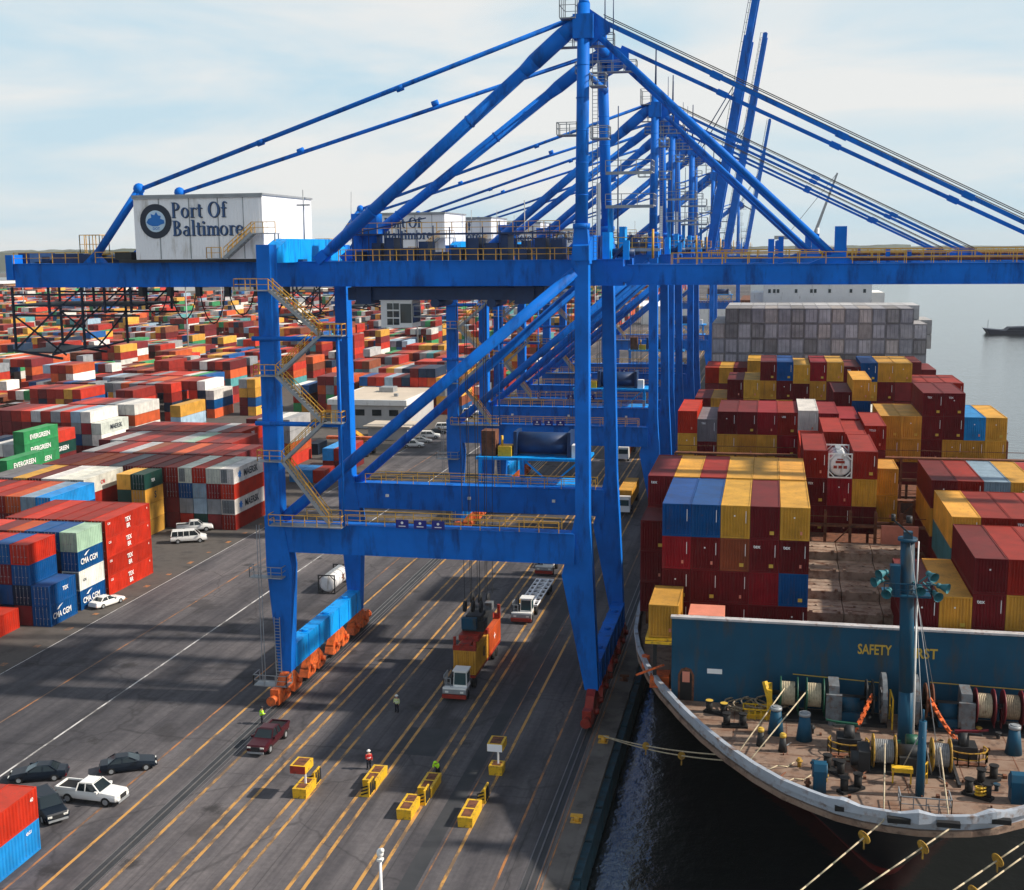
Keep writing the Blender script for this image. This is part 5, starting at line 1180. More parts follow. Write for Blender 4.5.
# white tank on the ship, tank container in the yard
def tank(loc, label, Lg, mark):
    x, y, z = loc; o = thing('tank_container', loc, label, 'tank container')
    f = MB(); a = .14
    for xx in (x, x+2.44-a):
        for yy in (y, y+Lg-a): f.box(xx, xx+a, yy, yy+a, z, z+2.6)
    for yy in (y+.005, y+Lg-a+.005):
        for zz in (z+.005, z+2.6-a-.005): f.box(x+a, x+2.44-a, yy, yy+a-.01, zz, zz+a)
        for c0, c1, d0, d1 in ((.14, .65, .65, .14), (2.3, .65, 1.8, .14), (.14, 1.95, .65, 2.46), (2.3, 1.95, 1.8, 2.46)): f.bar((x+c0, yy+.07, z+c1), (x+d0, yy+.07, z+d1), .1)
    for xx in (x+.01, x+2.3):
        f.box(xx, xx+a-.01, y+a, y+Lg-a, z+.01, z+.13)
    obj('frame', f, 'white' if mark == 2 else 'dark', o)
    t = obj('tank_shell', MB().ball((x+1.22, y+.35, z+1.32), 1.1, .25, 1.1, 20, 8).tube((x+1.22, y+.35, z+1.32), (x+1.22, y+Lg-.35, z+1.32), 1.12, n=24).ball((x+1.22, y+Lg-.35, z+1.32), 1.1, .25, 1.1, 20, 8), 'tankwhite', o)
    b = MB()
    for k in range(4): yy = y+.7+k*(Lg-1.5)/3; b.tube((x+1.22, yy, z+1.32), (x+1.22, yy+.1, z+1.32), 1.15, n=24)
    obj('band', b, 'grey', t)
    if mark == 2:
        m2 = MB()
        for xx, zz, w, h in ((.75, 1.55, .9, .25), (.55, 1.0, .35, .3), (1.05, 1.0, .35, .3), (1.55, 1.0, .35, .3), (.9, 1.9, .6, .12)): m2.box(x+xx, x+xx+w, y+.06, y+.1, z+zz, z+zz+h)
        obj('marking', m2, 'redst', t)
    else:
        s = [(y+3.6+.75*(1 if i % 2 else .35)*math.cos(R(36*i)), z+1.45+.75*(1 if i % 2 else .35)*math.sin(R(36*i))) for i in range(10)]
        obj('emblem', MB().prism(s, 'x', x+2.32, x+2.36), 'rust', t)
    obj('walkway', MB().box(x+.9, x+1.5, y+.3, y+Lg-.3, z+2.5, z+2.56).tube((x+1.2, y+3, z+2.3), (x+1.2, y+3, z+2.62), .3), 'grey', o)
tank((sx(7), 128.1, 22.42), 'white tank in a white frame sitting between two maroon containers on the ship', 6.06, 2)
tank((-59.2, 152.2, 0.05), 'white tank container standing alone on the asphalt behind the landside crane legs', 6.06, 1)
realise()

# ------------------------------------------------------------------ vehicles
def xf(mb, loc, ang):
    c, s = math.cos(ang), math.sin(ang); mb.v = [(loc[0]+x*c-y*s, loc[1]+x*s+y*c, loc[2]+z) for x, y, z in mb.v]; return mb
def loft(secs):
    """secs: list of (x, [(y,z)...]) cross sections, joined; closed ends"""
    mb = MB(); n = len(secs[0][1])
    for x, p in secs: mb.v += [(x, y, z) for y, z in p]
    for i in range(len(secs)-1):
        for j in range(n): k = (j+1) % n; mb.f.append((i*n+j, i*n+k, (i+1)*n+k, (i+1)*n+j)); mb.sm.append(0)
    mb.f.append(tuple(range(n))); mb.f.append(tuple(reversed(range((len(secs)-1)*n, len(secs)*n)))); mb.sm += [0, 0]
    return mb
def section(w, z0, z1, tw):
    h = z1-z0
    return [(-w*.94, z0), (w*.94, z0), (w, z0+h*.25), (w, z0+h*.55), (tw, z1-h*.06), (tw*.9, z1), (-tw*.9, z1), (-tw, z1-h*.06), (-w, z0+h*.55), (-w, z0+h*.25)]
def car(kind, loc, ang, mat, label, name=None, group=None):
    o = thing(name or {'sedan': 'parked_car', 'pickup': 'pickup_truck', 'van': 'passenger_van', 'suv': 'parked_car'}[kind], loc, label, {'sedan': 'car', 'pickup': 'pickup truck', 'van': 'van', 'suv': 'car'}[kind], group)
    T = lambda mb: xf(mb, loc, ang)
    if kind == 'sedan':
        Lh, w, wh, wr = 2.45, .92, 1.42, .33
        prof = [(-2.45, .62, .35), (-2.38, .90, .3), (-1.7, .97, .25), (-.9, .98, .22), (.7, .98, .22), (1.3, .93, .25), (2.2, .78, .3), (2.45, .55, .38)]
        cab = [(-1.75, .95, .98, .72), (-1.1, .95, 1.38, .62), (.1, .95, 1.42, .62), (1.0, .95, .97, .74)]
    elif kind == 'pickup':
        Lh, w, wh, wr = 2.95, 1.0, 1.9, .42
        prof = [(-2.95, 1.1, .55), (-2.9, 1.18, .5), (-.95, 1.2, .45), (1.0, 1.2, .45), (1.5, 1.2, .45), (2.75, 1.08, .5), (2.95, .85, .55)]
        cab = [(-.95, 1.18, 1.2, .84), (-.75, 1.18, 1.86, .74), (.55, 1.18, 1.88, .74), (1.3, 1.18, 1.2, .86)]
    elif kind == 'suv':
        Lh, w, wh, wr = 2.5, 1.0, 1.85, .4
        prof = [(-2.5, .95, .5), (-2.4, 1.1, .45), (1.0, 1.12, .4), (1.4, 1.12, .4), (2.35, 1.0, .45), (2.5, .8, .5)]
        cab = [(-2.3, 1.1, 1.12, .9), (-2.0, 1.1, 1.8, .76), (.4, 1.1, 1.84, .76), (1.15, 1.1, 1.12, .88)]
    else:
        Lh, w, wh, wr = 2.8, 1.0, 2.1, .38
        prof = [(-2.8, 1.25, .5), (-2.75, 1.3, .45), (1.5, 1.3, .4), (1.9, 1.22, .4), (2.7, 1.05, .45), (2.8, .85, .5)]
        cab = [(-2.72, 1.25, 1.3, .95), (-2.55, 1.25, 2.05, .85), (1.0, 1.25, 2.08, .85), (1.8, 1.25, 1.27, .9)]
    body = loft([(x, section(w if abs(x) < Lh-.1 else w*.86, z0, z1, w*.93 if abs(x) < Lh-.1 else w*.8)) for x, z1, z0 in prof])
    obj('body', T(body), mat, o)
    # greenhouse: dark glass volume with painted roof and pillars
    xs = cab
    g = MB().hexa([(xs[0][0], -w*.92, xs[0][1]), (xs[3][0], -w*.92, xs[3][1]), (xs[3][0], w*.92, xs[3][1]), (xs[0][0], w*.92, xs[0][1]),
                   (xs[1][0], -xs[1][3], xs[1][2]-.03), (xs[2][0], -xs[2][3], xs[2][2]-.03), (xs[2][0], xs[2][3], xs[2][2]-.03), (xs[1][0], xs[1][3], xs[1][2]-.03)])
    obj('window', T(g), 'glass', o)
    r = MB(); z1 = xs[1][2]
    r.hexa([(xs[1][0]-.05, -xs[1][3]-.03, z1-.06), (xs[2][0]+.08, -xs[2][3]-.03, z1-.06), (xs[2][0]+.08, xs[2][3]+.03, z1-.06), (xs[1][0]-.05, xs[1][3]+.03, z1-.06), (xs[1][0]+.1, -xs[1][3]+.1, z1+.03), (xs[2][0]-.1, -xs[2][3]+.1, z1+.03), (xs[2][0]-.1, xs[2][3]-.1, z1+.03), (xs[1][0]+.1, xs[1][3]-.1, z1+.03)])
    for s in (-1, 1):
        for (xa, xb) in ((xs[0][0], xs[1][0]), (xs[3][0], xs[2][0])): r.bar((xa, s*w*.93, xs[0][1]-.03), (xb, s*(xs[1][3]+.01), z1-.03), .09, .09)
        n = 1 if kind != 'van' else 3
        for q in range(n): xm = xs[1][0]+(xs[2][0]-xs[1][0])*(q+1)/(n+1); r.bar((xm, s*w*.93, xs[0][1]-.03), (xm, s*(xs[1][3]+.01), z1-.03), .08, .07)
    if kind == 'sedan' and 0: pass
    obj('roof', T(r), mat, o)
    for x in (-Lh*.60, Lh*.62):
        for s in (-1, 1):
            wl = obj('wheel', T(MB().tube((x, s*(w-.2), wr), (x, s*(w+.02), wr), wr, n=16)), 'tyre', o)
            obj('rim', T(MB().tube((x, s*(w+.02), wr), (x, s*(w+.03), wr), wr*.6, n=10)), 'grey', wl)
    for s in (-1, 1):
        zf = prof[-2][1]-.2
        obj('headlight', T(MB().box(Lh-.12, Lh+.0, s*w*.62-.2, s*w*.62+.2, zf-.1, zf+.06)), 'lens', o)
        obj('tail_light', T(MB().box(-Lh-.02, -Lh+.1, s*w*.72-.12, s*w*.72+.12, prof[0][1]-.25, prof[0][1]-.05)), 'tail', o)
        obj('mirror', T(MB().box(xs[3][0]-.35, xs[3][0]-.1, s*(w+.12)-.1, s*(w+.12)+.1, xs[3][1]-.02, xs[3][1]+.16)), mat, o)
    obj('bumper', T(MB().box(Lh-.04, Lh+.07, -w*.8, w*.8, .36, .52).box(-Lh-.07, -Lh+.04, -w*.8, w*.8, .4, .56)), 'grey' if kind != 'sedan' else mat, o)
    obj('grille', T(MB().box(Lh-.03, Lh+.025, -w*.45, w*.45, .58, prof[-2][1]-.12)), 'dark', o)
    if kind == 'pickup':
        obj('cargo_bed', T(MB().box(-2.85, -1.0, -.84, .84, 1.16, 1.215)), 'black', o)
        obj('bed_side', T(MB().box(-2.95, -.95, .82, .94, 1.1, 1.36).box(-2.95, -.95, -.94, -.82, 1.1, 1.36).box(-2.97, -2.86, -.9, .9, 1.0, 1.36)), mat, o)
    return o
def gp(x, y): v = at(x, y, Z=0); return (v.x, v.y, 0.0)
def heading(a, b): return math.atan2(b[1]-a[1], b[0]-a[0])
def between(rear, front, kind, mat, label, **k):
    a, b = gp(*rear), gp(*front); c = ((a[0]+b[0])/2, (a[1]+b[1])/2, 0); return car(kind, c, heading(a, b), mat, label, **k)
between((66, 797), (120, 803), 'pickup', 'carwhite', 'white crew cab pickup with open black bed beside the lower left containers')
between((105, 772), (152, 766), 'sedan', 'carblack', 'black saloon car behind the white crew cab pickup')
between((58, 777), (20, 780), 'sedan', 'carblack', 'black car partly behind the orange red container, beyond the white pickup')
between((36, 803), (60, 826), 'suv', 'carblack', 'dark car with chrome front nosing out beside the blue container')
between((280, 734), (257, 756), 'pickup', 'carred', 'dark red pickup driving between yellow lane lines near the orange bogies')
between((173, 543), (205, 541), 'van', 'carwhite', 'white passenger van with dark windows parked beside the yard stacks')
between((180, 532), (210, 530), 'pickup', 'carwhite', 'white pickup parked just behind the white passenger van')
between((95, 609), (119, 601), 'sedan', 'carwhite', 'white saloon car at the foot of the pale green and blue stack')
between((388, 550), (420, 549), 'pickup', 'carwhite', 'white and dark pickup glimpsed under the portal beam of the nearest crane')
cols = ['carwhite', 'cargrey', 'carwhite', 'carblack', 'carwhite', 'cargrey', 'carwhite', 'carblack', 'carwhite', 'carwhite']
first = {}
words = ['nearest', 'second nearest', 'third', 'fourth', 'fifth', 'sixth', 'seventh', 'eighth', 'ninth', 'farthest']
for i in range(10):
    x = -81.5; y = 274+i*7.2; k = cols[i]; lb = f"{ {'carwhite':'white','cargrey':'grey','carblack':'dark'}[k]} car, {words[i]} in the line parked beside the yard office"
    if k not in first: first[k] = car('sedan' if i % 2 else 'suv', (x, y, 0), R(8), k, lb, group='cars parked beside the office')
    else: c = copy_tree(first[k]); c.location = (x, y, 0); c['label'] = lb

# terminal tractors with chassis
def tractor(X, Y, label, bed='white', load=False):
    loc = (X, Y, 0); o = thing('terminal_tractor', loc, label, 'truck'); T = lambda mb: (setattr(mb, 'v', [(X+a, Y+b, c) for a, b, c in mb.v]), mb)[1]
    obj('chassis', T(MB().box(-1.25, 1.25, 0, 1.5, .55, 1.25).box(-.55, .55, 1.2, 5.4, .6, 1.0).box(-1.25, 1.25, .0, .15, .45, .8)), 'grey', o)
    c = obj('cab', T(MB().fr((-.25, 1.2, .55, 2.1), 1.2, (-.2, 1.15, .75, 2.05), 3.0).box(-.32, 1.27, .6, 2.2, 3.0, 3.12).box(-1.25, 1.25, .05, .6, 1.2, 1.42)), 'carwhite', o)
    obj('window', T(MB().hexa([(-.15, .55, 1.62), (1.1, .55, 1.62), (1.1, .62, 1.62), (-.15, .62, 1.62), (-.12, .69, 2.85), (1.07, .69, 2.85), (1.07, .76, 2.85), (-.12, .76, 2.85)])), 'winglass', c)
    obj('window', T(MB().box(1.14, 1.21, .85, 1.85, 1.7, 2.8)), 'winglass', c); obj('window', T(MB().box(-.26, -.19, .85, 1.85, 1.7, 2.8)), 'winglass', c)
    obj('handrail', T(MB().rail([(-1.2, .4, 1.3), (-1.2, 2.0, 1.3)], 1.3, .6, .04).rail([(-1.2, .4, 1.3), (-.5, .4, 1.3)], 1.0, .6, .04)), 'grey', o)
    obj('bumper', T(MB().box(-1.28, 1.28, -.18, 0, .35, .75)), 'redst', o)
    for s in (-.8, .8): obj('headlight', T(MB().box(s-.18, s+.18, -.03, .02, .9, 1.1)), 'lens', o)
    for y in (1.0, 4.4):
        for s in (-1, 1): obj('wheel', T(MB().tube((s*.85, y, .5), (s*1.25, y, .5), .5, n=14)), 'tyre', o)
    obj('exhaust', T(MB().tube((-.7, 2.0, 1.2), (-.7, 2.0, 3.1), .08, n=6).box(-1.1, -.4, 1.5, 2.3, 1.2, 1.9)), 'dark', o)
    tl = thing('trailer_chassis', (X, Y+4, 0), label.replace('tractor', 'trailer behind the tractor') if 0 else 'skeletal '+('pale' if bed == 'white' else 'red')+' trailer coupled to the '+label.split(' tractor')[0]+' tractor', 'trailer')
    f = MB()
    for s in (-.55, .55): f.box(s-.09, s+.09, 4.2, 16.6, 1.05, 1.35)
    for k in range(8): y = 4.2+k*1.75; f.box(-1.2, 1.2, y, y+.2, 1.08, 1.32)
    for s in (-1.2, 1.2): f.box(s-.06, s+.06, 4.2, 16.6, 1.15, 1.3)
    for k in range(7): y = 4.3+k*1.75; f.bar((-.55, y, 1.2), (.55, y+1.5, 1.2), .1)
    obj('frame', T(f), 'siding' if bed == 'white' else 'redst', tl)
    for y in (13.6, 14.9):
        for s in (-1, 1): obj('wheel', T(MB().tube((s*.8, y, .5), (s*1.22, y, .5), .5, n=12)), 'tyre', tl)
    if bed == 'white': obj('side_guide', T(MB().hexa([(-1.2, 4.4, 1.35), (-.7, 4.4, 1.35), (-.7, 6.6, 1.35), (-1.2, 6.6, 1.35), (-1.2, 4.6, 1.75), (-1.0, 4.6, 1.75), (-1.0, 6.4, 1.75), (-1.2, 6.4, 1.75)])), 'ochre', tl)
    return o
tractor(-30.9, 116.6, 'nearest white tractor under the spreader', 'red')
tractor(-29.3, 143.6, 'second white tractor with an empty trailer', 'white')
tractor(-30.6, 166.4, 'third white tractor farther up the lane', 'red')
def lone(x, y, z, Lg, c, label, doors=False, text=None):
    o = thing('shipping_container', (x, y, z), label, 'container'); o.color = (*PAL[c], 1); child(cmesh(Lg, 2.6, 'blind' if not doors else 'doors'), 'body', o, PAL[c])
    if text:
        for s, face, u, w, h, mat in text: lettering(s, h, (x+2.445, y+u, z+w), face, mat, o)
    return o
lone(-32.1, 121.0, 1.36, 6.06, 'Y', 'yellow container riding on the trailer of the nearest white tractor', text=[('0', '+x', 3.4, .9, 1.1, 'textdark')])
lone(-32.1, 127.3, 1.36, 6.06, 'O', 'orange red container behind the yellow one on the same trailer', text=[('+', '+x', 2.4, 1.0, 1.0, 'textwhite')])
s = thing('spreader', (-30.9, 127, 4), 'red crane spreader with dark headblock resting on the twin containers', 'spreader')
obj('frame', MB().box(-31.5, -30.3, 121.2, 133.2, 4.15, 4.65).box(-32.15, -29.65, 121.0, 121.5, 3.98, 4.5).box(-32.15, -29.65, 132.9, 133.4, 3.98, 4.5).box(-32.1, -29.7, 126.9, 127.6, 4.0, 4.5).bar((-32, 121.3, 4.5), (-32, 121.3, 5.4), .25).bar((-29.8, 121.3, 4.5), (-29.8, 121.3, 5.0), .25).bar((-32, 133.1, 4.5), (-32, 133.1, 5.6), .25).bar((-29.8, 133.1, 4.5), (-29.8, 133.1, 5.6), .3).box(-32.0, -29.8, 123, 125.4, 4.4, 5.0), 'redst', s)
obj('headblock', MB().box(-32.0, -29.6, 124.6, 129.2, 5.0, 6.1).box(-31.7, -30.0, 125, 128.8, 6.1, 6.6), 'dark', s)
obj('cabinet', MB().box(-31.9, -30.3, 123.9, 124.6, 5.4, 6.6), 'shipblue', s); obj('cable_basket', MB().box(-29.9, -29.1, 126.4, 127.5, 6.9, 7.7), 'wheelgrey', s)
for x in (-31.8, -30.9, -30.0):
    for y in (125.2, 128.6): obj('sheave', MB().tube((x-.12, y, 7.6), (x+.12, y, 7.6), .62, n=14), 'dark', s)
# road trucks between the far crane legs
for k, (px, py, c) in enumerate(((545, 300, 'Y'), (0, 0, 'M'), (0, 0, 'K'))):
    X, Y = ((-24.2, 208, ), (-22.4, 250), (-30.5, 262))[k]
    loc = (X, Y, 0); t = thing('haulage_truck', loc, ('nearest far haulage truck behind the waterside crane legs', 'middle far haulage truck behind the waterside crane legs', 'farthest haulage truck, left of the waterside crane legs')[k], 'truck')
    T = lambda mb: (setattr(mb, 'v', [(X+a, Y+b, c_) for a, b, c_ in mb.v]), mb)[1]
    obj('cab', T(MB().fr((-1.2, 1.2, 0, 2.2), .6, (-1.1, 1.1, .3, 2.2), 3.1)), 'carwhite', t); obj('window', T(MB().box(-1, 1, .02, .2, 1.7, 2.7)), 'winglass', t)
    obj('chassis', T(MB().box(-1.1, 1.1, 2.2, 15.4, .9, 1.25)), 'dark', t)
    for y in (1.1, 4.2, 13, 14.4):
        for s_ in (-1, 1): obj('wheel', T(MB().tube((s_*.8, y, .5), (s_*1.2, y, .5), .5, n=10)), 'tyre', t)
    lone(X-1.22, Y+2.9, 1.27, 12.19, c, ('ochre container on the nearest far haulage truck', 'maroon container on the middle far haulage truck', 'brown container on the farthest haulage truck')[k])

# yellow coning stations on the quay
def coning(px, py, Lg, label, post=False, stripe=1):
    x, y, _ = gp(px, py); o = thing('coning_station', (x, y, 0), label, 'lashing box', 'yellow lashing boxes on the quay'); w = 1.18
    if Lg:
        b = obj('bin', MB().fr((x, x+w, y, y+Lg), 0, (x-.04, x+w+.04, y-.04, y+Lg+.04), .85), 'yellow', o)
        obj('opening', MB().box(x+.2, x+w-.2, y+.25, y+Lg*.46, .8, .875).box(x+.2, x+w-.2, y+Lg*.54, y+Lg-.25, .8, .875), 'rust', b)
    if stripe:
        y0 = y+Lg if stripe > 0 else y-1.5
        pn = obj('striped_panel', MB().hexa([(x+.1, y0, 0), (x+w-.1, y0, 0), (x+w-.1, y0+1.5, 0), (x+.1, y0+1.5, 0), (x+.9, y0+.05, 1.3), (x+w-.15, y0+.05, 1.3), (x+w-.15, y0+1.45, 1.3), (x+.9, y0+1.45, 1.3)]), 'yellow', o)
        m2 = MB()
        for k in range(3): a = y0+.1+k*.48; m2.hexa([(x+w-.09, a, .15), (x+w-.05, a+.18, .15), (x+w-.05, a+.36, .15), (x+w-.09, a+.2, .15), (x+w-.12, a+.15, 1.2), (x+w-.10, a+.2, 1.2), (x+w-.1, a+.42, 1.2), (x+w-.13, a+.38, 1.2)]); m2.bar((x+.35, y0-.01, .2+k*.3), (x+.95, y0-.01, .42+k*.3), .04, .13)
        obj('stripe', m2, 'black', pn)
    if post:
        obj('post', MB().bar((x+.7, y+Lg*.5, .8), (x+.7, y+Lg*.5, 2.3), .14), 'siding', o)
        t = obj('tray', MB().box(x-.1, x+w+.1, y-.2, y+1.7, 2.3, 3.0), 'yellow' if post > 1 else 'yellow', o)
        obj('tray_front', MB().box(x-.08, x+w+.08, y-.24, y-.2, 2.32, 2.98), 'redst' if post == 1 else 'siding', t); obj('tray_opening', MB().box(x+.1, x+w-.1, y, y+1.5, 2.98, 3.02), 'rust', t)
    return o
coning(293, 798, 2.4, 'yellow box with red fronted raised tray, leftmost on the quay', 1, 1)
coning(363, 789, 3.2, 'yellow box with striped end beside the worker in red', 0, -1)
coning(397, 819, 3.0, 'plain yellow box nearest the green topped worker', 0, 0)
coning(418, 797, 3.2, 'yellow box with striped end that the lime clad worker bends over', 0, -1)
coning(458, 827, 3.4, 'plain yellow box beside the dark cable trench, nearest the viewer', 0, 0)
coning(473, 803, 0, 'small striped yellow panel standing alone by the cable trench', 0, 1)
coning(489, 775, 1.3, 'yellow box with white fronted raised tray by the cable trench', 2, 0)

# lamp standard rising from below the frame
lx, ly = at(380, 851, Y=75).x, 75
t = thing('lamp_post', (lx, ly, 0), 'slim pale lamp post with white lamp head at the bottom edge', 'lamp post')
obj('pole', MB().tube((lx, ly, 0), (lx, ly, 4.6), .13, .10, 10), 'siding', t)
obj('lamp_head', MB().ball((lx, ly, 5.15), .26, .26, .34).ball((lx+.16, ly-.1, 5.4), .18).box(lx-.2, lx+.2, ly-.2, ly+.2, 4.6, 4.75), 'white', t)

# ------------------------------------------------------------------ people
def person(loc, face, label, vest, trousers, hat, pose='stand'):
    x, y, z = loc; o = thing('person', loc, label, 'person'); ca, sa = math.cos(face), math.sin(face)   # face = direction of view
    def W_(p): return (p[0]*sa+p[1]*ca, -p[0]*ca+p[1]*sa, p[2])     # p: (right, forward, up)
    if pose == 'bend':
        hip, chest, neck, head = (0, 0, .95), (0, .28, 1.22), (0, .42, 1.32), (0, .52, 1.38)
        hands = ((-.2, .5, .95), (.2, .5, .95)); elb = ((-.26, .42, 1.1), (.26, .42, 1.1))
    else:
        hip, chest, neck, head = (0, 0, .95), (0, .01, 1.32), (0, .02, 1.5), (0, .04, 1.63)
        hands = ((-.26, .16, .88), (.2, .34, 1.12)); elb = ((-.27, -.02, 1.1), (.27, .05, 1.1))
    shl = ((chest[0]-.19, chest[1]+.02, chest[2]+.10), (chest[0]+.19, chest[1]+.02, chest[2]+.10))
    V = [hip, tuple((a+b)/2 for a, b in zip(hip, chest)), chest, neck, head, (head[0], head[1]+.01, head[2]+.12)]; E_ = [(0, 1), (1, 2), (2, 3), (3, 4), (4, 5)]
    rad = [.15, .14, .17, .065, .10, .085]
    def add(p, r, fr): V.append(p); rad.append(r); E_.append((fr, len(V)-1)); return len(V)-1
    for k in (0, 1):
        s = -1 if k == 0 else 1
        a = add(shl[k], .075, 2); b = add(elb[k], .05, a); c = add(hands[k], .035, b)
        for q in range(4): add((hands[k][0]+s*(.018*q-.03), hands[k][1]+.07-.008*abs(q-1.5), hands[k][2]-.03), .012, c)
        add((hands[k][0]-s*.05, hands[k][1]+.03, hands[k][2]+.01), .012, c)
        a = add((s*.10, 0, .88), .10, 0); b = add((s*.12, .03, .48), .07, a); c = add((s*.13, -.02, .09), .05, b); add((s*.14, .14, .05), .045, c)
    me = bpy.data.meshes.new('body'); me.from_pydata([W_(p) for p in V], E_, []); me.materials.append(M['skin'])
    b = bpy.data.objects.new('body', me); COL.objects.link(b); b.parent = o
    md = b.modifiers.new('skin', 'SKIN'); md.use_smooth_shade = True
    for i, r_ in enumerate(rad): me.skin_vertices[0].data[i].radius = (r_, r_)
    me.skin_vertices[0].data[0].use_root = True
    b.modifiers.new('sub', 'SUBSURF').levels = 1; b.modifiers['sub'].render_levels = 1
    w = lambda p: (x+W_(p)[0], y+W_(p)[1], z+p[2])
    g = MB().tube(w((0, hip[1], hip[2]-.03)), w(V[1]), .19, .20, 12).tube(w(V[1]), w(chest), .20, .22, 12).tube(w(chest), w((neck[0], neck[1], neck[2]-.05)), .22, .13, 12)
    for k in (0, 1): g.tube(w(shl[k]), w(elb[k]), .10, .075, 8).tube(w(elb[k]), w(tuple(.85*h+.15*e for h, e in zip(hands[k], elb[k]))), .07, .055, 8)
    obj('jacket', g, vest, o)
    if vest != 'redcloth' or 1: obj('reflective_band', MB().tube(w((V[1][0], V[1][1], V[1][2]-.02)), w((V[1][0], V[1][1]+.01, V[1][2]+.05)), .212, n=12), 'siding', o)
    g = MB()
    for s in (-1, 1): g.tube(w((s*.10, 0, .95)), w((s*.12, .03, .48)), .13, .10, 8).tube(w((s*.12, .03, .48)), w((s*.13, -.02, .12)), .10, .085, 8)
    obj('trousers', g, trousers, o)
    g = MB()
    for s in (-1, 1): g.ball(w((s*.14, .06, .06)), .09, .13, .07)
    obj('boots', g, 'black', o)
    h = w((head[0], head[1], head[2]+.13)); obj('hard_hat', MB().ball(h, .15, .16, .12, 12, 6).tube((h[0], h[1], h[2]-.03), (h[0], h[1], h[2]-.01), .19, n=12), hat, o)
    for s in (-1, 1): obj('eye', MB().ball(w((head[0]+s*.035, head[1]+.105, head[2]+.03)), .012, n=6, m=4), 'textdark', o)
    obj('nose', MB().ball(w((head[0], head[1]+.12, head[2])), .018, n=6, m=4), 'skin', o)
person(gp(397, 712), R(-95), 'worker in pale yellow vest and white hard hat standing in the lane behind a tractor', 'greycloth', 'navycloth', 'white')
person(gp(369, 769), R(-60), 'worker in a red jacket and white hard hat beside a striped yellow box', 'redcloth', 'navycloth', 'white')
p = gp(438, 776); person((p[0], p[1], 0), R(-100), 'worker in bright lime jacket bending over a yellow box', 'hivis', 'navycloth', 'hivis', 'bend')
person(gp(262, 724), R(30), 'worker in lime vest standing behind the dark red pickup', 'hivis', 'navycloth', 'dark')

# ------------------------------------------------------------------ office, lights, far things
t = thing('yard_office', (-101, 315, 0), 'low flat roofed grey office with cream roof beside the truck lane', 'building')
obj('wall', MB().box(-112, -92, 302, 330, 0, 6.2), 'wallcream', t); rf = obj('roof', MB().box(-112.8, -91.2, 301.2, 331, 6.2, 7.6), 'white', t); obj('roof_sheet', MB().box(-112, -92, 302, 330.2, 7.6, 7.63), 'roof', rf)
obj('air_unit', MB().box(-104, -100, 318, 322, 7.6, 9.0).box(-97, -96, 309, 310, 7.6, 8.4), 'grey', rf)
for k in range(4): obj('window', MB().box(-110+k*4.6, -107.5+k*4.6, 301.9, 301.99, 3.4, 5.0), 'glass', t)
t = thing('gate_shed', (-88, 288, 0), 'small tan roofed shed in front of the yard office', 'building')
obj('wall', MB().box(-96, -86, 284, 292, 0, 3.2), 'wallcream', t); obj('roof', MB().box(-97, -85, 283, 293, 3.2, 3.5), 'roof', t)
o = thing('reach_stacker', (-90, 262, 0), 'orange and blue yard machine between the landside crane legs', 'lifting truck')
obj('body', MB().box(-92, -88, 258, 266, .9, 2.6).bar((-90, 266, 2.6), (-90, 257, 6.0), .8), 'ochre', o); obj('cab', MB().box(-91, -89.5, 260, 262, 2.6, 4.2), 'glass', o); obj('spreader', MB().box(-96, -84, 255, 256.5, 4.6, 5.2), 'orange', o)
for sx_ in (-1, 1):
    for y in (259.5, 264.5): obj('wheel', MB().tube((-90+sx_*1.5, y, .8), (-90+sx_*2.2, y, .8), .8, n=12), 'tyre', o)
lp = None
pos = [(-216, 430), (-140, 480), (-300, 500), (-300, 640), (-410, 620), (-520, 700), (-84, 600), (-230, 820), (-420, 900), (-640, 900), (-800, 950), (-300, 1100), (-520, 1150), (-760, 1200), (-980, 1250)]
for i, (x, y) in enumerate(pos):
    if not lp:
        lp = thing('light_mast', (x, y, 0), 'x', 'light mast', 'floodlight masts in the yard')
        obj('pole', MB().tube((x, y, 0), (x, y, 34), .35, .2, 8), 'grey', lp); obj('lamp_head', MB().tube((x, y, 33.4), (x, y, 34), 1.5, n=10).box(x-2.2, x+2.2, y-.2, y+.2, 33.2, 33.5), 'grey', lp); c = lp
    else: c = copy_tree(lp); c.location = (x, y, 0)
    c['label'] = f"tall grey floodlight mast, {ORD[i]} nearest of those in the yard"
# warehouses and gear at the far end of the yard
wr = random.Random(9)
wp = [(-1050, 1500), (-760, 1480), (-520, 1560), (-360, 1480), (-1400, 1700), (-900, 1800), (-620, 1900), (-240, 1620), (-1700, 2050), (-1100, 2150), (-420, 2000), (-180, 1900), (-700, 1300), (-950, 1330)]
for i, (x, y) in enumerate(wp):
    w, d_, h = wr.uniform(50, 150), wr.uniform(40, 80), wr.uniform(9, 18)
    o = thing('warehouse', (x, y, 0), f"low far warehouse on the skyline side of the yard, {ORD[i]} of the sheds", 'warehouse', 'far warehouses')
    obj('wall', MB().box(x-w/2, x+w/2, y, y+d_, 0, h), wr.choice(['white', 'wallcream', 'siding', 'grey', 'rust']), o); obj('roof', MB().prism([(y-1, h), (y+d_+1, h), (y+d_/2, h+3)], 'x', x-w/2-1, x+w/2+1), wr.choice(['white', 'grey', 'roof']), o)
    obj('door', MB().box(x-w*.2, x-w*.2+8, y-.3, y, 0, 6), 'dark', o)
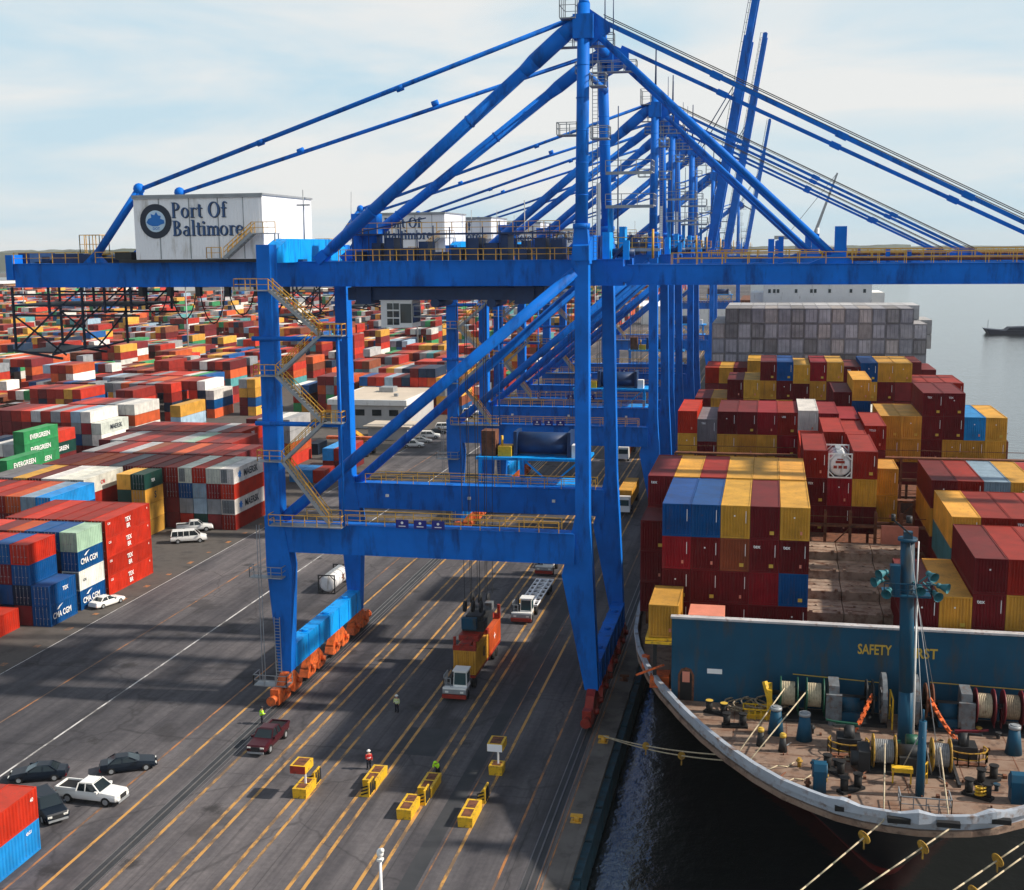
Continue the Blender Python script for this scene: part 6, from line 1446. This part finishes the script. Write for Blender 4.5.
# another ship and berth farther up
t = thing('moored_ship', (-6, 430, -3), 'blue hulled container ship moored beyond the nearer one behind the crane legs', 'ship')
obj('hull', MB().prism([(-10.5, 405), (-12, 415), (-12, 640), (16, 640), (16, 420), (8, 402), (-2, 398)], 'z', -3.4, 12), 'shipblue', t)
obj('superstructure', MB().box(-9, 14, 590, 610, 12, 44).box(-12, 17, 592, 600, 38, 41), 'white', t); obj('forecastle', MB().box(-8, 10, 410, 425, 12, 15), 'green', t)
obj('cargo', MB().box(-11, 14, 430, 470, 12, 20).box(-11, 12, 474, 520, 12, 26), 'rust', t); obj('crane_post', MB().bar((2, 472, 12), (2, 472, 40), 3).bar((2, 472, 36), (-8, 440, 34), 1.6), 'white', t)
t = thing('quayside_shed', (-60, 760, 0), 'long white shed across the end of the quay lane', 'warehouse')
obj('wall', MB().box(-76, -24, 742, 760, 0, 11), 'white', t); obj('roof', MB().prism([(741, 11), (761, 11), (751, 14)], 'x', -77, -23), 'siding', t); obj('door', MB().box(-60, -52, 741.8, 742, 0, 7), 'dark', t)
# barge off to the right
t = thing('barge', (140, 722, -3), 'dark low barge lying on the bright water at right', 'barge')
obj('hull', MB().prism([(119, -3), (117, -.2), (126, -1.0), (190, -.9), (190, -3)], 'y', 716, 728), 'navy', t); obj('deckhouse', MB().prism([(128, -.9), (130, .6), (140, .9), (190, 1.2), (190, -.9)], 'y', 717, 727), 'navy', t); obj('post', MB().bar((119, 722, -.6), (119, 722, 4.5), .25), 'grey', t)

# ------------------------------------------------------------------ air
hz = MB().box(-9500, 9500, -500, 12000, -13.2, 142)
mt = bpy.data.materials.new('harbour air'); mt.use_nodes = True; nn_ = mt.node_tree.nodes; nn_.clear()
ov = nn_.new('ShaderNodeOutputMaterial'); pv = nn_.new('ShaderNodeVolumePrincipled'); pv.inputs['Density'].default_value = .00005; pv.inputs['Color'].default_value = (.96, .98, 1, 1); pv.inputs['Anisotropy'].default_value = 0
mt.node_tree.links.new(pv.outputs[0], ov.inputs['Volume'])
HAZE = True
if HAZE: tag(obj('haze', hz, mt), None, None, kind='stuff')
